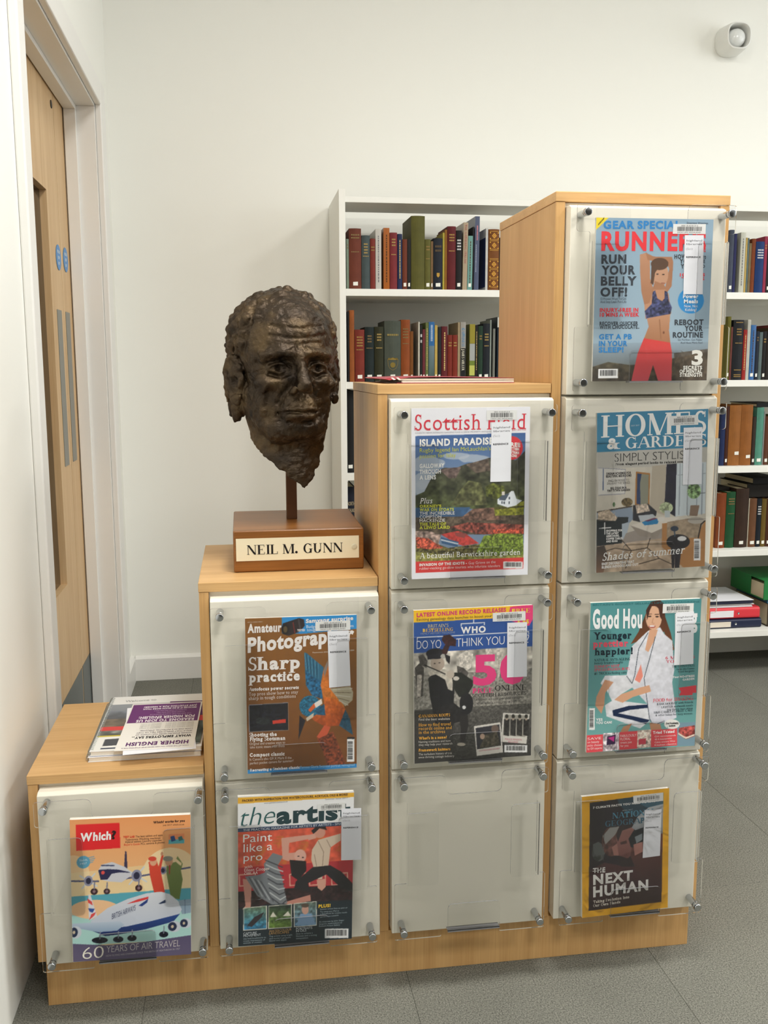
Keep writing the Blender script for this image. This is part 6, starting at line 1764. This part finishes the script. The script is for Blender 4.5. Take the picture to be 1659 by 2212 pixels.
# ---- ring binders and papers on the bottom shelf
def binder(x0, x1, y0, y1, z0, h, col, label, tagc, tx0, tx1):
    e = empty('ring_binder', (x0, y0, z0), label, 'binder', 'ring binders stacked on the bottom shelf')
    w, d = x1 - x0, y1 - y0
    prof = rounded([(0, 0), (d, 0), (d, h), (0, h)], [h * .3, 0, 0, h * .3])
    t = .003
    inn = [(d, t), (.006, t), (.006, h - t), (d, h - t)]
    outer = rounded([(0, 0), (d, 0), (d, t), (.006, t), (.006, h - t), (d, h - t), (d, h), (0, h)], [h * .28, 0, 0, 0, 0, 0, 0, h * .28])
    c = MB().prism(outer, 0, w, 'yz').build('cover', plain('binder_' + col, col, 0.4, spec=0.4), e)
    MB().box(.006, w - .006, .012, d - .004, t + .0005, h - t - .004).build('pages', WHITEP, e)
    MB().box(tx0, tx1, -.0008, .0002, h * .18, h * .76).build('spine_label', plain('label_' + tagc, tagc, 0.5), c)
    MB().lathe([(.0045, 0), (.0045, -.001), (.0032, -.0012), (.002, -.0004)], 'y', (tx1 + .020, 0, h * .5), 20).build('finger_ring', CHROME, c)
    return e
ZS5 = SHZ[5] + .0005
binder(2.06, 2.348, 1.60, 1.86, ZS5, .0350, '1c2440', 'navy ring binder at the bottom of the stack on the lowest shelf', 'd8cfc0', .080, .163)
binder(2.055, 2.342, 1.605, 1.865, ZS5 + .0352, .0440, 'd83a44', 'red ring binder with white label on top of the navy binder', 'e6e6ea', .085, .180)
zp = ZS5 + .0794
papers = (('d0d0d4', .2595, .0032, 'grey'), ('e2e2e4', .262, .0030, 'white'), ('b8b8bc', .258, .0028, 'pale grey'), ('e6e6e6', .270, .0026, 'bright white'), ('c4c6c8', .255, .0032, 'silver grey'))
for k, (c, wd, th, nm) in enumerate(papers):
    e = MB().box(0, wd - .004 * (k % 2), 0, .23, 0, th - .0001).build('leaflet_pile', plain('paper_' + c, c, 0.6), None, loc=(2.055, 1.612 + .003 * (k % 3), zp))
    tag(e, nm + ' booklet in the paper pile on the red binder, %s from the bottom' % ('first', 'second', 'third', 'fourth', 'fifth')[k], 'booklet', 'booklets piled on the red binder')
    e.name = 'booklet'
    zp += th
fb = empty('folder', (2.055, 1.607, zp), 'dark blue card folder with white sheet lying on the paper pile', 'folder')
MB().box(0, .257, 0, .22, 0, .0130).build('card_cover', plain('folder_blue', '20243c', 0.5), fb, bevel=.001)
MB().box(-.002, .259, -.004, .215, .0131, .0146).build('sheet', WHITE_PAPER, fb)
fe = empty('folder', (2.060, 1.69, zp + .0148), 'tan card folder lying on top of the dark blue folder', 'folder')
MB().box(0, .12, 0, .16, 0, .004).build('card_cover', plain('folder_tan', 'b4a070', 0.6), fe)
# right-hand pile: dark album, teal folder, green box file
def dark_album():
    e = empty('album', (2.375, 1.605, ZS5), 'brown leather album under the green box file, lowest shelf', 'album')
    MB().box(0, .25, 0, .003, .002, .088).box(0, .25, 0, .24, 0, .003).box(0, .25, 0, .24, .0875, .0905).build('cover', cloth('4a4034'), e)
    MB().box(.004, .246, .004, .236, .003, .0875).build('pages', CREAMP, e)
dark_album()
e = MB().box(0, .24, 0, .23, 0, .0150).build('folder', plain('folder_teal', '2a6a80', 0.45), None, loc=(2.372, 1.607, ZS5 + .0908))
tag(e, 'teal blue folder between brown album and green box file', 'folder')
g = empty('box_file', (2.352, 1.600, ZS5 + .1062), 'green box file with pale yellow label on the lowest shelf', 'box file')
GRN = plain('green_box_cloth', '1d7a3c', 0.45)
c = MB().box(0, .25, 0, .004, 0, .076).box(0, .25, .004, .25, 0, .003).box(0, .25, .004, .25, .073, .076).box(0, .003, .10, .25, .003, .073).build('case', GRN, g)
MB().box(.004, .246, .010, .245, .003, .060).build('papers', CREAMP, g)
MB().box(.026, .10, -.0012, 0, .012, .066).build('label', plain('yellow_label', 'd2d884', 0.5), c)

# ================================================================== SMALL THINGS
# ---- wall-mounted alarm sounder
SND = plain('sounder_plastic', 'e2e2de', 0.4, spec=0.4)
sd = empty('alarm_sounder', (2.2636, YB, 2.3960), 'white domed alarm sounder high on the back wall', 'alarm')
def sup(r, n=40, p=2.8): return [(r * np.sign(math.cos(t)) * abs(math.cos(t)) ** (2 / p), r * np.sign(math.sin(t)) * abs(math.sin(t)) ** (2 / p)) for t in np.linspace(0, 2 * math.pi, n, endpoint=False)]
def loft(rings, n=40):
    V, F = [], []
    for r, y in rings: V += [(px_, y, pz_) for px_, pz_ in sup(r, n)]
    for i in range(len(rings) - 1):
        F += [(i * n + k, i * n + (k + 1) % n, (i + 1) * n + (k + 1) % n, (i + 1) * n + k) for k in range(n)]
    return V, F
V, F = loft([(.052, 0), (.054, -.012), (.053, -.030), (.050, -.070), (.047, -.088), (.043, -.090), (.041, -.086), (.040, -.050), (.039, -.030)])
b = MB().add(V, F); b.f.append(tuple(range(0, 40))); b.m.append(0); b.f.append(tuple(range(8 * 40, 9 * 40))); b.m.append(0)
b.build('housing', SND, sd, smooth=True)
MB().lathe([(.034, -.031), (.034, -.062), (.031, -.074), (.024, -.083), (.014, -.088), (.004, -.0895)], 'y', (0, 0, -.003), 32).build('dome', plain('sounder_dome', 'dcdedc', 0.2, spec=0.6), sd, smooth=True)

# ---- stack of booklets on the lowest step
ZT = UT[0]
STK = 'booklets stacked on the lowest step'
def spiral_booklet(loc, w, d, th, label, art=None, rot=0.0):
    e = empty('spiral_booklet', loc, label, 'booklet', STK, (0, 0, rot))
    MB().box(.006, w, 0, d, .0004, th - .0004).build('pages', PAGES, e)
    MB().box(.004, w + .001, -.001, d + .001, 0, .0004).box(.004, w + .001, -.001, d + .001, th - .0004, th).build('card_covers', WHITE_PAPER, e)
    s = MB()
    n = 44
    for k in range(n):
        y = .008 + (d - .016) * k / (n - 1)
        s.tube([(.0055 + .0058 * math.cos(t), y + .0012 * math.sin(t), th / 2 + .0012 + (th / 2 + .0004) * math.sin(t)) for t in np.linspace(0, 2 * math.pi, 12, endpoint=False)], .0006, 5, True)
    s.build('spiral_binding', plain('silver_wire', 'a9aca8', 0.3, metal=0.9), e)
    if art:
        A = Art([(0, 0), (100, 0), (100, 140), (0, 140)], w - .006, d)
        art(A)
        me = A.grid_mesh('cover_print'); me.materials.append(PRINT); o = link('cover_print', me, e, (.0055, 0, th + .0001))
        # sheet art lies in x,z with its face to -y; turned to lie flat facing up
        o.matrix_basis = Matrix(((1, 0, 0, .0055), (0, 0, 1, 0), (0, -1, 0, th + .0001), (0, 0, 0, 1)))
        tm = A.text_mesh('cover_lettering')
        if tm:
            tm.materials.append(PRINT); q = link('cover_lettering', tm, e, kind='stuff'); q.matrix_basis = o.matrix_basis.copy()
    return e
def art_welcome(a):
    a.all('e6e6e4')
    a.rect(0, 22, 100, 118, '8a9098', c2='5a6068'); a.rect(0, 40, 100, 62, '6c747e', c2='4a4f58', n=.2, ns=10); a.rect(0, 62, 100, 84, '5c5246', n=.3, ns=9)
    a.rect(0, 82, 100, 92, 'd03030'); a.rect(0, 92, 100, 106, '6a6e68', n=.4, ns=8); a.rect(0, 106, 100, 140, 'e8e8e4'); a.rect(0, 104, 100, 107, 'c8b83c')
    a.rect(30, 38, 62, 76, '2c2a2e', n=.3, ns=8)
    a.poly([(9, 113), (27, 112), (27, 128), (9, 129)], '3a4048'); a.rect(8, 133, 60, 136, '2c3a52')
    a.t('Welcome to', 14, 16, 46, 15, 5, '5a5c60', 'l')
e1 = spiral_booklet((0.096, 0.046, ZT + .0004), .209, .297, .0090, 'spiral bound booklet lying directly on the lowest oak step')
e2 = spiral_booklet((0.099, 0.049, ZT + .0108), .207, .297, .0085, 'spiral bound booklet with photo cover, topmost of two', art_welcome, math.radians(-1.0))
# loose sheets and leaflets on top
def sheet(loc, w, d, rot, name, label, art=None, curl=.0012, th=.0004):
    e = empty(name, loc, label, name.replace('_', ' '), STK, (0, 0, rot))
    MB().box(0, w, 0, d, 0, th).build('paper', WHITE_PAPER, e)
    if art:
        A = Art([(0, 0), (100, 0), (100, 140), (0, 140)], w, d)
        art(A)
        mb = Matrix(((1, 0, 0, 0), (0, 0, 1, 0), (0, -1, 0, th + .0001), (0, 0, 0, 1)))
        me = A.grid_mesh('print'); me.materials.append(PRINT_M); o = link('print', me, e); o.matrix_basis = mb
        tm = A.text_mesh('lettering')
        if tm: tm.materials.append(PRINT_M); q = link('lettering', tm, e, kind='stuff'); q.matrix_basis = mb
    return e
ZL = ZT + .0108 + .0085 + .0020
def art_photo(a):
    a.all('3c4440', n=.4, ns=20); a.rect(0, 0, 100, 50, '5a2a60'); a.rect(60, 52, 100, 70, 'c03838')
sheet((0.220, 0.060, ZL), .084, .235, math.radians(-3), 'photo_leaflet', 'dark photo leaflet peeping out beneath the purple leaflet', art_photo)
sheet((0.1665, 0.0165, ZL + .0006), .132, .250, math.radians(4.5), 'blank_sheet', 'plain white sheet peeping out below the purple leaflet')
def art_higher(a):                      # the leaflet lies upside down for the viewer: everything is set rotated by half a turn
    a.all('e6e4de')
    a.rect(2, 3, 98, 62, '6a3670')
    def u(s, x0, x1, y, cap, c, st='b'):   # rotated text: runs right to left, caps pointing down
        a.t(s, x1, y, x0, y, -cap, c, st)
    W, P, D = 'e8dfe8', '5c2c66', '2c2a30'
    u('JUST STUDYING FOR A HIGHER!', 18, 93, 10, 5, W); u('BECAUSE IT IS SO MUCH MORE THAN', 18, 93, 17, 4.6, W)
    u('TO IMPROVE YOUR SPELLING SKILLS', 34, 80, 25, 2.6, 'c8a8cc', 'r'); u('TO READ MORE AND READ WELL', 38, 78, 31, 2.6, 'c8a8cc', 'r'); u('TO DEVELOP CONFIDENCE', 30, 88, 37, 2.6, 'c8a8cc', 'r')
    u('FOR HIGHER ENGLISH:', 16, 93, 43, 8, W); u('REASONS TO JOIN US', 14, 93, 53, 8, W)
    for k in range(5): u('REPORT WRITING AND SKILLS', 56, 94, 66 + 3.4 * k, 1.6, '8a8888', 'r'); u('PRESENTING TO OTHERS', 22, 50, 66 + 3.4 * k, 1.6, '8a8888', 'r')
    u('LOOK FOR IN A POTENTIAL EMPLOYEE!', 24, 94, 85, 3.4, '5a4a60', 'r'); u('SKILLS THAT EMPLOYERS TELL US THEY', 20, 94, 91, 3.4, '5a4a60', 'r'); u('HIGHER ENGLISH GIVES YOU LOADS OF', 20, 94, 97, 3.4, '5a4a60', 'r')
    u('WHAT EMPLOYERS SAY...', 16, 94, 103, 6.6, D); u('HIGHER ENGLISH', 12, 92, 119, 10, P); u('LOOK AT THE SKILLS YOU CAN DEVELOP BY STUDYING FOR A', 8, 93, 133, 2.6, P, 'r')
sheet((0.149, 0.036, ZL + .0012), .144, .250, math.radians(-1.6), 'leaflet', 'white and purple leaflet with upside down headings on the booklets', art_higher)

# ---- red folded magazine on the third step
fm = empty('folded_magazine', (0.690, 0.085, UT[2] + .0004), 'red magazine lying closed on the oak step in front of the books', 'magazine')
prof = []
w, th = 0.222, 0.0085
def page_layer(z0, z1, x0):
    pts = [(x0 + .004, z0), (w, z0), (w, z1), (x0 + .004, z1), (x0 + .001, (z0 + z1) / 2 + (z1 - z0) * .25), (x0 + .001, (z0 + z1) / 2 - (z1 - z0) * .25)]
    return MB().prism(pts, 0.0, 0.285, 'xz')
page_layer(.0012, .0048, .004).build('pages', WHITEP, fm)
pl2 = page_layer(.0056, .0088, -.002).build('inner_pages', WHITEP, fm)
RED = plain('red_cover', 'b04a58', 0.35)
MB().box(-.004, w + .001, -.001, .286, 0, .0010).build('back_cover', RED, fm)
up = [(-.028, .0085), (-.022, .0100), (.02, .0112), (.08, .0120), (.14, .0110), (w, .0096), (w, .0090), (.14, .0104), (.08, .0114), (.02, .0106), (-.004, .0080), (-.018, .0060)]
MB().prism(up, -.001, .286, 'xz').build('front_cover', RED, fm)
for x0 in (-.016, -.006): MB().prism([(x0, .0106), (x0 + .004, .0110), (x0 + .010, .0072), (x0 + .006, .0062)], -.0016, -.001, 'xz').build('stripe', WHITE_PAPER, fm)
